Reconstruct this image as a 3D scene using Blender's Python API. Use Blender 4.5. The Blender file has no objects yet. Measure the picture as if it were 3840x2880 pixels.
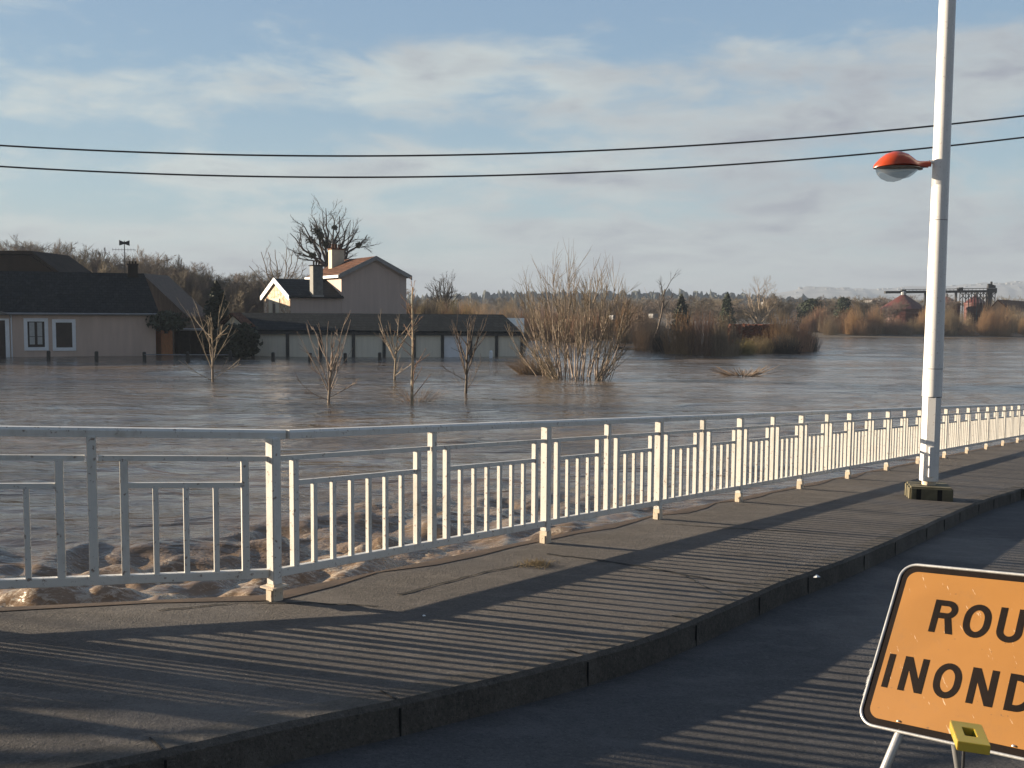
import bpy, bmesh, math, random
import numpy as np
from mathutils import Vector, Matrix
random.seed(7); rng = np.random.default_rng(7)
R = math.radians
SC = bpy.context.scene; COL = SC.collection

# ------------------------------------------------------------------ camera
F = 3733.0; EYE = 3.5                       # focal length in photo pixels; eye above the flood (z = 0)
PITCH = math.atan(275.0 / F); ROLL = R(0.4)
cam = bpy.data.cameras.new('camera'); camo = bpy.data.objects.new('camera', cam); COL.objects.link(camo)
cam.sensor_width = 36; cam.lens = 36 * F / 3840; cam.clip_start = 0.05; cam.clip_end = 20000
CM = Matrix.Translation((0, 0, EYE)) @ Matrix.Rotation(R(90) - PITCH, 4, 'X') @ Matrix.Rotation(ROLL, 4, 'Z')
camo.matrix_world = CM; SC.camera = camo
CR = CM.to_3x3(); C0 = Vector((0, 0, EYE)); CRI = CR.inverted()
def ray(px, py): return CR @ Vector(((px - 1920) / F, -(py - 1440) / F, -1))
def at(px, py, Y): d = ray(px, py); return C0 + d * (Y / d.y)
def ax(px, py, Z): return C0 + ray(px, py) * Z                 # by optical depth
def on_z(px, py, z=0.0): d = ray(px, py); return C0 + d * ((z - EYE) / d.z)
def hit(px, py, p0, n): d = ray(px, py); return C0 + d * ((p0 - C0).dot(n) / d.dot(n))
def proj(p): v = CRI @ (Vector(p) - C0); return (1920 + F * v.x / -v.z, 1440 - F * v.y / -v.z)

# ------------------------------------------------------------------ sky, sun, exposure
SUN_AZ = math.atan2(-0.972, 0.235); SUN_EL = R(11.5)
S = Vector((math.sin(SUN_AZ) * math.cos(SUN_EL), math.cos(SUN_AZ) * math.cos(SUN_EL), math.sin(SUN_EL)))
sun = bpy.data.lights.new('sun', 'SUN'); suno = bpy.data.objects.new('sun', sun); COL.objects.link(suno)
sun.energy = 5.0; sun.angle = R(0.5); sun.color = (1, 0.83, 0.62)
suno.rotation_euler = S.to_track_quat('Z', 'Y').to_euler()
SC.view_settings.view_transform = 'Standard'; SC.view_settings.look = 'None'
SC.view_settings.exposure = 1.7; SC.view_settings.gamma = 1.0
SC.cycles.max_bounces = 6; SC.cycles.volume_bounces = 0; SC.cycles.transparent_max_bounces = 8
world = bpy.data.worlds.new('World'); SC.world = world; world.use_nodes = True

class NT:
    """small node tree writer"""
    def __init__(s, tree): s.t = tree; s.n = tree.nodes; s.l = tree.links
    def add(s, typ, ins=None, **kw):
        n = s.n.new(typ)
        for k, v in kw.items(): setattr(n, k, v)
        for k, v in (ins or {}).items(): s.put(n.inputs[k], v)
        return n
    def put(s, sock, v):
        if isinstance(v, bpy.types.NodeSocket): s.l.new(v, sock)
        elif isinstance(v, bpy.types.Node): s.l.new(v.outputs[0], sock)
        else: sock.default_value = v
    def math(s, op, a, b=0.0, c=0.0, clamp=False):
        n = s.n.new('ShaderNodeMath'); n.operation = op; n.use_clamp = clamp
        for i, v in enumerate((a, b, c)): s.put(n.inputs[i], v)
        return n.outputs[0]
    def vmath(s, op, a, b=(0, 0, 0)):
        n = s.n.new('ShaderNodeVectorMath'); n.operation = op; s.put(n.inputs[0], a); s.put(n.inputs[1], b)
        return n.outputs['Value'] if op in ('DOT_PRODUCT', 'LENGTH', 'DISTANCE') else n.outputs[0]
    def noise(s, vec, scale, detail=4, rough=0.5, dist=0.0):
        n = s.add('ShaderNodeTexNoise', {'Vector': vec, 'Scale': scale, 'Detail': detail, 'Roughness': rough, 'Distortion': dist}); return n.outputs['Fac']
    def ramp(s, fac, stops):
        n = s.n.new('ShaderNodeValToRGB'); s.put(n.inputs[0], fac); e = n.color_ramp.elements
        while len(e) < len(stops): e.new(0.5)
        for q, (p, c) in zip(e, stops): q.position = p; q.color = c if len(c) == 4 else (*c, 1)
        return n.outputs[0]
    def step(s, fac, a, b):
        n = s.add('ShaderNodeMapRange', {0: fac, 1: a, 2: b, 3: 0.0, 4: 1.0}, interpolation_type='SMOOTHSTEP'); return n.outputs[0]
    def mix(s, fac, a, b, mode='MIX'):
        n = s.n.new('ShaderNodeMix'); n.data_type = 'RGBA'; n.blend_type = mode
        s.put(n.inputs[0], fac)
        for i, v in ((6, a), (7, b)):
            s.put(n.inputs[i], v if not isinstance(v, tuple) else (v if len(v) == 4 else (*v, 1)))
        return n.outputs[2]
    def scale(s, vec, sc, loc=(0, 0, 0), rot=(0, 0, 0)):
        n = s.add('ShaderNodeMapping', {'Vector': vec, 'Location': loc, 'Rotation': rot, 'Scale': sc}); return n.outputs[0]

def build_world():
    w = NT(world.node_tree); w.n.clear()
    out = w.add('ShaderNodeOutputWorld'); bg = w.add('ShaderNodeBackground'); w.l.new(bg.outputs[0], out.inputs[0])
    K = 0.1
    sky = w.add('ShaderNodeTexSky', sky_type='NISHITA', sun_disc=False, sun_elevation=SUN_EL, sun_rotation=SUN_AZ, altitude=50, air_density=1.0, dust_density=1.0, ozone_density=1.6)
    d = w.add('ShaderNodeTexCoord').outputs['Generated']
    sep = w.add('ShaderNodeSeparateXYZ', {0: d}); z = sep.outputs[2]; x = sep.outputs[0]; y = sep.outputs[1]
    zz = w.math('ADD', w.math('MAXIMUM', z, 0.0), 0.09)
    comb = w.add('ShaderNodeCombineXYZ', {0: w.math('DIVIDE', x, zz), 1: w.math('DIVIDE', y, zz), 2: 0.0})
    p = comb.outputs[0]
    warp = w.add('ShaderNodeTexNoise', {'Vector': p, 'Scale': 0.7, 'Detail': 3.0}).outputs['Color']
    pw = w.vmath('ADD', p, w.vmath('MULTIPLY', w.vmath('SUBTRACT', warp, (0.5, 0.5, 0.5)), (0.9, 0.6, 0)))
    n1 = w.noise(w.scale(pw, (0.8, 1.0, 1), (3.1, 0.4, 0), (0, 0, R(-18))), 0.95, 7, 0.55)
    azc = w.add('ShaderNodeCombineXYZ', {0: w.math('DIVIDE', x, w.math('MAXIMUM', y, 0.15)), 1: w.math('MULTIPLY', z, 2.6), 2: w.math('MULTIPLY', y, 0.4)}).outputs[0]
    aw = w.vmath('ADD', azc, w.vmath('MULTIPLY', w.vmath('SUBTRACT', w.add('ShaderNodeTexNoise', {'Vector': azc, 'Scale': 5.0, 'Detail': 4.0}).outputs['Color'], (0.5, 0.5, 0.5)), (0.16, 0.10, 0)))
    n2 = w.noise(w.scale(aw, (1, 1.25, 1), (2.7, 1.4, 0), (0, 0, R(12))), 7.2, 9, 0.6)
    base = w.math('ADD', w.math('MULTIPLY', n1, 0.36), w.math('MULTIPLY', n2, 0.64))
    az = w.math('DIVIDE', x, w.math('MAXIMUM', y, 0.15))                      # left to right
    def blob(px, py, rx, ry, amt):
        c = ray(px, py).normalized(); a0 = c.x / c.y
        dx = w.math('DIVIDE', w.math('SUBTRACT', az, a0), rx); dz = w.math('DIVIDE', w.math('SUBTRACT', z, c.z), ry)
        q = w.math('ADD', w.math('MULTIPLY', dx, dx), w.math('MULTIPLY', dz, dz))
        return w.math('MULTIPLY', w.math('EXPONENT', w.math('MULTIPLY', q, -1.0)), amt)
    cov = base
    for b in ((200, 330, .13, .035, .13), (700, 330, .10, .03, .07), (1150, 260, .14, .04, .09), (1650, 210, .07, .04, .09),
              (2700, 330, .22, .07, .11), (3500, 250, .12, .05, .05), (2900, 800, .4, .07, .09), (1500, 620, .2, .02, .07), (900, 640, .22, .018, .10),
              (500, 70, .3, .05, -.10), (2700, 60, .3, .03, -.08), (400, 520, .25, .018, -.08), (1250, 470, .18, .02, -.07), (1150, 760, .3, .02, -.03)):
        cov = w.math('ADD', cov, blob(*b))
    low = w.math('MULTIPLY', w.step(z, 0.16, 0.0), 0.12)
    cov = w.math('ADD', cov, low)
    fac = w.math('MULTIPLY', w.step(cov, 0.46, 0.66), 0.92)
    # blue between the clouds: the physical sky, cooled a little by the thin veil in front of it
    vb = w.ramp(z, [(0.0, (.40, .455, .47)), (0.10, (.315, .44, .50)), (0.22, (.225, .35, .47)), (0.42, (.17, .265, .44)), (1, (.12, .2, .38))])
    G_ = .415 / K; blue = w.mix(0.78, w.vmath('MULTIPLY', sky.outputs[0], (.38, .38, .38)), w.vmath('MULTIPLY', vb, (G_, G_, G_)))
    lit = w.noise(w.scale(aw, (1, 1.5, 1), (1.1, 5.4, 0)), 6.0, 7, 0.6)
    side = w.step(az, -0.5, 0.45)
    dark = w.math('ADD', w.math('MULTIPLY', w.step(cov, 0.60, 0.80), 0.6), w.math('MULTIPLY', side, 0.55))
    dark = w.math('ADD', dark, w.math('MULTIPLY', w.math('SUBTRACT', 0.5, lit), 1.6), clamp=True)
    c1 = w.mix(dark, (.475, .52, .51), (.27, .285, .325))
    cloud = w.vmath('MULTIPLY', c1, (G_, G_, G_))
    colr = w.mix(fac, blue, cloud)
    # sky dimmed behind the viewer and far right, added to deepen shaded sides
    colr = w.mix(w.math('MULTIPLY', w.step(y, .1, -.5), .5), colr, (.02, .022, .03))
    colr = w.mix(w.math('MULTIPLY', w.step(x, .5, .98), .25), colr, (.02, .022, .03))
    w.put(bg.inputs[0], colr); bg.inputs[1].default_value = K
build_world()

# ------------------------------------------------------------------ materials
MATS = {}
def new_mat(name):
    m = bpy.data.materials.new(name); m.use_nodes = True; t = NT(m.node_tree); b = m.node_tree.nodes['Principled BSDF']; MATS[name] = m
    return m, t, b
def simple(name, colr, rough=0.7, var=0.25, scale=4.0, bump=0.15, bscale=None, metal=0.0, spec=0.5, col2=None, stretch=(1, 1, 1), rnd=0.0, bd=0.01):
    m, t, b = new_mat(name)
    v = t.scale(t.add('ShaderNodeTexCoord').outputs['Object'], stretch)
    n = t.noise(v, scale, 6, 0.6)
    a = tuple(c * (1 - var) for c in colr); c2 = col2 or tuple(min(1, c * (1 + var)) for c in colr)
    c = t.ramp(n, [(0.3, a), (0.7, c2)])
    if rnd:
        oi = t.add('ShaderNodeObjectInfo').outputs['Random']
        hs = t.add('ShaderNodeHueSaturation', {'Hue': t.math('ADD', 0.5 - rnd * .05, t.math('MULTIPLY', oi, rnd * .1)), 'Saturation': t.math('ADD', 1 - rnd * .4, t.math('MULTIPLY', oi, rnd * .6)),
                'Value': t.math('ADD', 1 - rnd * .5, t.math('MULTIPLY', t.math('FRACT', t.math('MULTIPLY', oi, 7.3)), rnd)), 'Color': c})
        c = hs.outputs[0]
    t.put(b.inputs['Base Color'], c); b.inputs['Roughness'].default_value = rough; b.inputs['Metallic'].default_value = metal
    b.inputs['Specular IOR Level'].default_value = spec
    if bump:
        bp = t.add('ShaderNodeBump', {'Strength': bump, 'Distance': bd, 'Height': t.noise(v, bscale or scale * 6, 5, 0.6)})
        t.put(b.inputs['Normal'], bp.outputs[0])
    return m
simple('bark_grey', (.115, .088, .062), .85, .4, 6, .4, rnd=.4)
simple('bark_dark', (.045, .038, .032), .9, .35, 5, .4, rnd=.3)
simple('bark_tan', (.30, .235, .165), .85, .35, 7, .3, rnd=.3)
simple('twig_willow', (.17, .13, .09), .85, .4, 1.2, 0, rnd=.3)
simple('twig_rust', (.31, .19, .11), .9, .4, .8, 0, rnd=.28)
simple('twig_brown', (.25, .185, .125), .9, .4, .6, 0, rnd=.28)
simple('twig_far', (.125, .098, .074), .9, .35, .3, 0, rnd=.5)
simple('evergreen', (.03, .04, .018), .8, .5, 2, 0, rnd=.4)
simple('mistletoe', (.035, .042, .016), .8, .4, 5, 0)
simple('dry_grass', (.24, .19, .085), .9, .4, 2, 0, rnd=.3)
simple('roof_slate', (.012, .016, .019), .95, .35, .9, .3, 9, stretch=(1, 1, 3), bd=.02, spec=.08)
simple('roof_brown', (.10, .045, .026), .75, .4, 1.2, .4, 12, bd=.03)
simple('roof_dark_brown', (.022, .017, .014), .9, .3, 1, .3, spec=.1)
simple('roof_pale', (.075, .062, .052), .95, .35, 1.3, .3, stretch=(4, 4, .5))
simple('wall_pink', (.56, .43, .355), .85, .10, .7, .12, 30, stretch=(3, 3, .35))
simple('wall_grey_pink', (.50, .395, .34), .85, .09, .8, .12, 30, stretch=(4, 4, .3))
simple('wall_cream', (.52, .47, .36), .85, .12, 1.3, .2, 20)
simple('white_trim', (.76, .78, .80), .55, .06, 3, .05)
simple('garage_beige', (.72, .67, .56), .75, .09, 1.1, .1, stretch=(5, 5, .3))
simple('garage_white', (.78, .80, .84), .6, .07, 2, .05)
simple('garage_post', (.035, .035, .035), .7, .3, 3, .1)
simple('door_dark', (.035, .02, .016), .5, .3, 2, .1)
simple('shutter_brown', (.035, .024, .018), .5, .3, 2, .1)
simple('curtain', (.42, .43, .42), .8, .12, 6, .1)
simple('gutter_metal', (.22, .22, .22), .4, .15, 3, .05, metal=.4)
simple('wood_orange', (.75, .32, .13), .7, .25, 5, .2, stretch=(6, 6, .6))
simple('wood_dark', (.035, .026, .018), .8, .35, 4, .2)
simple('fence_grey', (.13, .13, .12), .7, .3, 5, .1)
simple('bollard_dark', (.03, .026, .022), .7, .3, 6, .1)
simple('cable_black', (.025, .027, .03), .6, .1, 3, 0)
simple('orange_paint', (.42, .055, .014), .25, .07, 5, .02)
simple('silo_red', (.085, .020, .014), .6, .25, .5, .1)
simple('silo_steel', (.23, .24, .25), .45, .2, .5, .1, metal=.3)
simple('barn_brown', (.19, .13, .085), .8, .25, .4, .1)
simple('hedge_red', (.13, .042, .018), .9, .4, 2, .3)
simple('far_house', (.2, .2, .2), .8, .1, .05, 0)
simple('litter_white', (.7, .7, .68), .6, .1, 20, .1)
simple('rust', (.15, .06, .02), .9, .4, 20, .2)
simple('dark_crack', (.006, .0055, .005), .95, .3, 20, .2)
simple('galv', (.45, .45, .44), .38, .2, 12, .1, metal=.5)
simple('soil', (.06, .045, .03), .95, .35, .05, .2)
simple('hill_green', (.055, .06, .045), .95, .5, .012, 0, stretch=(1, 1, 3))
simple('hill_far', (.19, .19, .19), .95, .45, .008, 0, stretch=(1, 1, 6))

def mat_paint(name, dirt=0.5, base=(.66, .645, .60)):
    m, t, b = new_mat(name); tc = t.add('ShaderNodeTexCoord').outputs['Object']
    n = t.noise(t.scale(tc, (1, 1, .35)), 9, 7, .65); n2 = t.noise(tc, 38, 5, .6)
    c = t.mix(t.math('MULTIPLY', t.step(n, .5, .72), .5 * dirt), base, (.42, .38, .30))
    c = t.mix(t.math('MULTIPLY', t.step(n2, .60, .68), dirt), c, (.14, .065, .03)); n3 = t.noise(t.scale(tc, (1, 1, .5)), 3.1, 5, .7); c = t.mix(t.math('MULTIPLY', t.step(n3, .54, .70), .38 * dirt), c, (.27, .20, .13))
    t.put(b.inputs['Base Color'], c); b.inputs['Roughness'].default_value = .42
    t.put(b.inputs['Normal'], t.add('ShaderNodeBump', {'Strength': .12, 'Distance': .004, 'Height': n2}).outputs[0]); return m
mat_paint('white_paint', .75); mat_paint('rusty_paint', 1.0, (.62, .52, .40)); mat_paint('pole_paint', .35, (.72, .71, .69))

def mat_asphalt(name, dark, light, joints):
    m, t, b = new_mat(name); tc = t.add('ShaderNodeTexCoord').outputs['Object']
    big = t.noise(tc, .9, 5, .6); mid = t.noise(tc, 9, 6, .65); fine = t.noise(tc, 85, 4, .7)
    c = t.ramp(t.math('ADD', t.math('MULTIPLY', big, .6), t.math('MULTIPLY', mid, .4)), [(.30, dark), (.68, light)])
    grit = t.noise(tc, 38, 4, .8); c = t.mix(t.math('MULTIPLY', t.step(grit, .50, .66), .40), c, tuple(x * 1.55 for x in light)); c = t.mix(t.math('MULTIPLY', t.step(grit, .44, .34), .5), c, tuple(x * .45 for x in dark))
    worn = t.step(t.noise(t.scale(tc, (1, 2.2, 1), rot=(0, 0, R(-50))), 2.2, 7, .7), .48, .66); c = t.mix(t.math('MULTIPLY', worn, .30), c, tuple(x * 1.7 for x in light))
    st = t.step(fine, .58, .70); c = t.mix(t.math('MULTIPLY', st, .45), c, tuple(min(1, x * 2.4) for x in light))
    st2 = t.step(fine, .42, .34); c = t.mix(t.math('MULTIPLY', st2, .6), c, tuple(x * .35 for x in dark))
    damp = t.step(t.noise(tc, .5, 4, .6), .5, .62)
    vor = t.add('ShaderNodeTexVoronoi', {'Vector': t.vmath('ADD', tc, t.vmath('MULTIPLY', t.add('ShaderNodeTexNoise', {'Vector': tc, 'Scale': 1.5, 'Detail': 5.0}).outputs['Color'], (.9, .9, 0))), 'Scale': joints}, feature='DISTANCE_TO_EDGE').outputs['Distance']
    crack = t.math('MULTIPLY', t.step(vor, .006, .001), .0)
    t.put(b.inputs['Base Color'], c)
    t.put(b.inputs['Roughness'], t.math('SUBTRACT', .93, t.math('MULTIPLY', damp, .22)))
    b.inputs['Specular IOR Level'].default_value = .35
    h = t.math('SUBTRACT', t.math('ADD', t.math('MULTIPLY', fine, .35), t.math('ADD', t.math('MULTIPLY', mid, .5), t.math('MULTIPLY', grit, .5))), t.math('MULTIPLY', crack, .5))
    t.put(b.inputs['Normal'], t.add('ShaderNodeBump', {'Strength': 1.0, 'Distance': .022, 'Height': h}).outputs[0]); return m
mat_asphalt('sidewalk_asphalt', (.070, .062, .055), (.118, .105, .092), .35)
mat_asphalt('road_asphalt', (.048, .047, .048), (.080, .076, .074), .12)
mat_asphalt('kerb_stone', (.050, .044, .037), (.11, .095, .078), .6)
simple('wet_concrete', (.075, .048, .028), .8, .35, 5, .3, 40)
simple('mossy_concrete', (.13, .115, .07), .85, .35, 6, .4, 40)

def mat_water():
    m, t, b = new_mat('muddy_water'); tc = t.add('ShaderNodeTexCoord').outputs['Object']
    sx = t.scale(tc, (.35, 1, 1), rot=(0, 0, R(4)))
    sep = t.add('ShaderNodeSeparateXYZ', {0: tc}); dist = t.vmath('LENGTH', tc)
    big = t.noise(t.scale(tc, (.25, 1, 1)), .16, 5, .6, .6); c = t.ramp(big, [(.35, (.072, .060, .048)), (.65, (.165, .122, .082))])
    foam_a = t.add('ShaderNodeAttribute', attribute_name='foam').outputs['Fac']
    fl = t.noise(t.scale(tc, (.5, 1.2, 1)), 8.5, 8, .75, 1.0)
    fm = t.step(t.math('ADD', fl, t.math('MULTIPLY', foam_a, .28)), .76, .88)
    fm = t.math('MULTIPLY', fm, t.step(foam_a, .05, .5))
    crest_a = t.add('ShaderNodeAttribute', attribute_name='crest').outputs['Fac']; flf = t.noise(t.scale(tc, (.8, 1, 1)), 14, 6, .7, .8)
    fm = t.math('MAXIMUM', fm, t.math('MULTIPLY', t.step(t.math('ADD', crest_a, t.math('MULTIPLY', t.math('SUBTRACT', flf, .5), 4.2)), .86, 1.08), .75))
    patch = t.step(t.noise(t.scale(tc, (.12, .7, 1)), .35, 4, .6), .62, .70)
    fl2 = t.step(t.noise(t.scale(tc, (.8, 1.5, 1)), 3.0, 6, .7), .66, .72)
    fm = t.math('MAXIMUM', fm, t.math('MULTIPLY', t.math('MULTIPLY', patch, fl2), .6))
    c = t.mix(t.math('MULTIPLY', foam_a, .85), c, (.22, .145, .082))
    c = t.mix(fm, c, (.40, .335, .255))
    fl3 = t.noise(t.scale(tc, (.45, 1.1, 1)), 9, 5, .75, 1.2)
    fleck = t.math('MULTIPLY', t.step(fl3, .56, .66), t.math('MULTIPLY', t.step(foam_a, .12, .5), .8)); fm = t.math('MAXIMUM', fm, fleck); c = t.mix(fleck, c, (.40, .335, .255))
    t.put(b.inputs['Base Color'], c); b.inputs['IOR'].default_value = 1.33
    t.put(b.inputs['Roughness'], t.math('ADD', .10, t.math('MULTIPLY', fm, .4)))
    w1 = t.noise(sx, 1.1, 3, .55, .8); w2 = t.noise(t.scale(tc, (.45, 1, 1), rot=(0, 0, R(-9))), 4.0, 4, .6, .5); w3 = t.noise(t.scale(tc, (.6, 1, 1)), 17, 3, .6)
    mod = t.math('ADD', .12, t.math('MULTIPLY', t.step(t.noise(t.scale(tc, (.12, .8, 1), rot=(0, 0, R(3))), .32, 4, .6), .38, .66), 1.35))
    h = t.math('ADD', t.math('MULTIPLY', w1, .17), t.math('MULTIPLY', t.math('ADD', t.math('MULTIPLY', w2, .05), t.math('MULTIPLY', w3, t.math('ADD', .007, t.math('MULTIPLY', foam_a, .02)))), mod))
    t.put(b.inputs['Normal'], t.add('ShaderNodeBump', {'Strength': 1.0, 'Distance': 1.0, 'Height': h}).outputs[0]); return m
mat_water()

def mat_tiles(name, a_, b_, w_, h_):
    m, t, b = new_mat(name); tc = t.add('ShaderNodeTexCoord').outputs['Object']; sp = t.add('ShaderNodeSeparateXYZ', {0: tc})
    v = t.add('ShaderNodeCombineXYZ', {0: t.math('ADD', sp.outputs[0], t.math('MULTIPLY', sp.outputs[1], .45)), 1: t.math('MULTIPLY', sp.outputs[2], 1.4), 2: 0.0}).outputs[0]
    br = t.add('ShaderNodeTexBrick', {'Vector': v, 'Color1': (*a_, 1), 'Color2': (*b_, 1), 'Mortar': (*[q * .3 for q in a_], 1), 'Scale': 1.0, 'Brick Width': w_, 'Row Height': h_, 'Mortar Size': .018, 'Bias': 0.0})
    st = t.noise(t.scale(tc, (2.5, 2.5, .25)), 1.4, 6, .65); c = t.mix(t.math('MULTIPLY', t.step(st, .5, .68), .5), br.outputs[0], tuple(q * 1.9 for q in b_))
    t.put(b.inputs['Base Color'], c); b.inputs['Roughness'].default_value = .92; b.inputs['Specular IOR Level'].default_value = .12
    t.put(b.inputs['Normal'], t.add('ShaderNodeBump', {'Strength': .7, 'Distance': .03, 'Height': br.outputs['Fac']}).outputs[0])
mat_tiles('roof_slate', (.010, .014, .017), (.018, .023, .026), .42, .26); mat_tiles('roof_brown', (.085, .038, .022), (.12, .055, .032), .34, .3)
def mat_stone():
    m, t, b = new_mat('rubble_stone'); tc = t.add('ShaderNodeTexCoord').outputs['Object']
    v = t.add('ShaderNodeTexVoronoi', {'Vector': tc, 'Scale': 2.4}, feature='DISTANCE_TO_EDGE').outputs['Distance']
    vc = t.add('ShaderNodeTexVoronoi', {'Vector': tc, 'Scale': 2.4}).outputs['Color']
    g = t.add('ShaderNodeSeparateColor', {0: vc}).outputs[0]
    c = t.ramp(g, [(0, (.33, .23, .15)), (.5, (.48, .36, .25)), (1, (.58, .5, .4))]); c = t.mix(t.step(v, .06, .02), c, (.2, .14, .09))
    t.put(b.inputs['Base Color'], c); b.inputs['Roughness'].default_value = .9
mat_stone()
def mat_sign():
    m, t, b = new_mat('sign_orange'); tc = t.add('ShaderNodeTexCoord').outputs['Object']
    n = t.noise(tc, 3, 5, .6); s = t.noise(t.scale(tc, (9, 1, 1), rot=(0, 0, R(40))), 14, 4, .6)
    c = t.ramp(n, [(.3, (.235, .100, .012)), (.7, (.28, .122, .017))]); c = t.mix(t.math('MULTIPLY', t.step(s, .66, .70), .5), c, (.75, .6, .45))
    dr = t.noise(t.scale(tc, (1, 1, 1)), 6, 8, .75); c = t.mix(t.math('MULTIPLY', t.step(dr, .52, .72), .32), c, (.15, .080, .028)); sp = t.noise(tc, 70, 3, .6); c = t.mix(t.math('MULTIPLY', t.step(sp, .68, .74), .6), c, (.06, .035, .02))
    t.put(b.inputs['Base Color'], c); b.inputs['Roughness'].default_value = .55; t.put(b.inputs['Normal'], t.add('ShaderNodeBump', {'Strength': .25, 'Distance': .004, 'Height': t.noise(tc, 5, 3, .5)}).outputs[0])
mat_sign()
simple('sign_black', (.007, .004, .003), .7, .4, 12, .05, spec=.12)
def mat_glass(name, colr, rough=.02, alpha=.35):
    m, t, b = new_mat(name); b.inputs['Base Color'].default_value = (*colr, 1); b.inputs['Roughness'].default_value = rough
    b.inputs['Alpha'].default_value = alpha; b.inputs['Coat Weight'].default_value = .5
mat_glass('lamp_glass', (.11, .115, .12), .1, .6); mat_glass('window_glass', (.05, .06, .06), .03, .35)
def mat_yellow():
    m, t, b = new_mat('yellow_plastic'); b.inputs['Base Color'].default_value = (.42, .33, .045, 1); b.inputs['Roughness'].default_value = .3
    b.inputs['Subsurface Weight'].default_value = .15; b.inputs['Subsurface Scale'].default_value = .01
mat_yellow()
m, t, b = new_mat('dark_hole'); b.inputs['Base Color'].default_value = (.12, .09, .01, 1)

# ------------------------------------------------------------------ mesh helpers
class MB:
    def __init__(s): s.v = []; s.f = []
    def box(s, c, sx, sy, sz, X=None, Y=None, Z=None):
        X = X or Vector((1, 0, 0)); Y = Y or Vector((0, 1, 0)); Z = Z or Vector((0, 0, 1)); c = Vector(c); n = len(s.v)
        for k in (-1, 1):
            for j, i in ((-1, -1), (-1, 1), (1, 1), (1, -1)): s.v.append(c + X * (i * sx / 2) + Y * (j * sy / 2) + Z * (k * sz / 2))
        s.f += [(n + 3, n + 2, n + 1, n), (n + 4, n + 5, n + 6, n + 7)] + [(n + a, n + (a + 1) % 4, n + 4 + (a + 1) % 4, n + 4 + a) for a in range(4)]; return s
    def bar(s, a, b_, w, h, up=Vector((0, 0, 1))):
        a = Vector(a); b_ = Vector(b_); Xd = (b_ - a); L = Xd.length; Xd.normalize(); Yd = up.cross(Xd).normalized(); Zd = Xd.cross(Yd)
        return s.box((a + b_) / 2, L, w, h, Xd, Yd, Zd)
    def poly(s, pts): n = len(s.v); s.v += [Vector(p) for p in pts]; s.f.append(tuple(range(n, n + len(pts)))); return s
    def slab(s, pts, d):
        """polygon given a thickness along d"""
        d = Vector(d); n = len(s.v); k = len(pts); s.v += [Vector(p) for p in pts] + [Vector(p) + d for p in pts]
        s.f.append(tuple(range(n, n + k))); s.f.append(tuple(range(n + 2 * k - 1, n + k - 1, -1)))
        s.f += [(n + i, n + k + i, n + k + (i + 1) % k, n + (i + 1) % k) for i in range(k)]; return s
    def tube(s, pts, rad, k=8, cap=True):
        if not hasattr(rad, '__len__'): rad = [rad] * len(pts)
        pts = [Vector(p) for p in pts]; n = len(s.v); ref = None
        for i, p in enumerate(pts):
            d = (pts[min(i + 1, len(pts) - 1)] - pts[max(i - 1, 0)]).normalized()
            if ref is None: ref = d.orthogonal().normalized()
            ref = (ref - d * ref.dot(d)).normalized(); o = d.cross(ref)
            for j in range(k): a = 2 * math.pi * j / k; s.v.append(p + (ref * math.cos(a) + o * math.sin(a)) * rad[i])
        for i in range(len(pts) - 1):
            for j in range(k): a = n + i * k + j; b2 = n + i * k + (j + 1) % k; s.f.append((a, b2, b2 + k, a + k))
        if cap: s.f.append(tuple(range(n + k - 1, n - 1, -1))); e = n + (len(pts) - 1) * k; s.f.append(tuple(range(e, e + k)))
        return s
    def lathe(s, c, prof, k=24, sx=1, sy=1):
        c = Vector(c); n = len(s.v)
        for r, z in prof:
            for j in range(k): a = 2 * math.pi * j / k; s.v.append(c + Vector((r * sx * math.cos(a), r * sy * math.sin(a), z)))
        for i in range(len(prof) - 1):
            for j in range(k): a = n + i * k + j; b2 = n + i * k + (j + 1) % k; s.f.append((a, b2, b2 + k, a + k))
        return s
    def build(s, name, mat, parent=None, smooth=False, bevel=0.0):
        me = bpy.data.meshes.new(name); me.from_pydata([tuple(v) for v in s.v], [], s.f)
        bm = bmesh.new(); bm.from_mesh(me); bmesh.ops.recalc_face_normals(bm, faces=bm.faces)
        if bevel: bmesh.ops.bevel(bm, geom=list(bm.edges), offset=bevel, segments=2, affect='EDGES')
        bm.to_mesh(me); bm.free()
        return link(name, me, mat, parent, smooth)
def link(name, me, mat, parent=None, smooth=False):
    me.materials.append(MATS[mat]); o = bpy.data.objects.new(name, me); COL.objects.link(o)
    if smooth: me.shade_smooth()
    if parent is not None:
        o.parent = parent; o.matrix_parent_inverse = Matrix.Identity(4)
        o.matrix_local = parent_inv(parent)
    return o
def parent_inv(p):
    M = p.matrix_basis.copy(); q = p.parent
    while q is not None: M = q.matrix_basis @ M; q = q.parent
    return M.inverted()
def tag(o, label=None, cat=None, group=None, kind=None):
    for k, v in (('label', label), ('category', cat), ('group', group), ('kind', kind)):
        if v: o[k] = v
    return o
def thing(name, label, cat, loc=(0, 0, 0), group=None):
    o = bpy.data.objects.new(name, None); COL.objects.link(o); o.location = loc; o.empty_display_size = .2
    return tag(o, label, cat, group)
def struct(o): o['kind'] = 'structure'; return o
UP = Vector((0, 0, 1))

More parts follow.
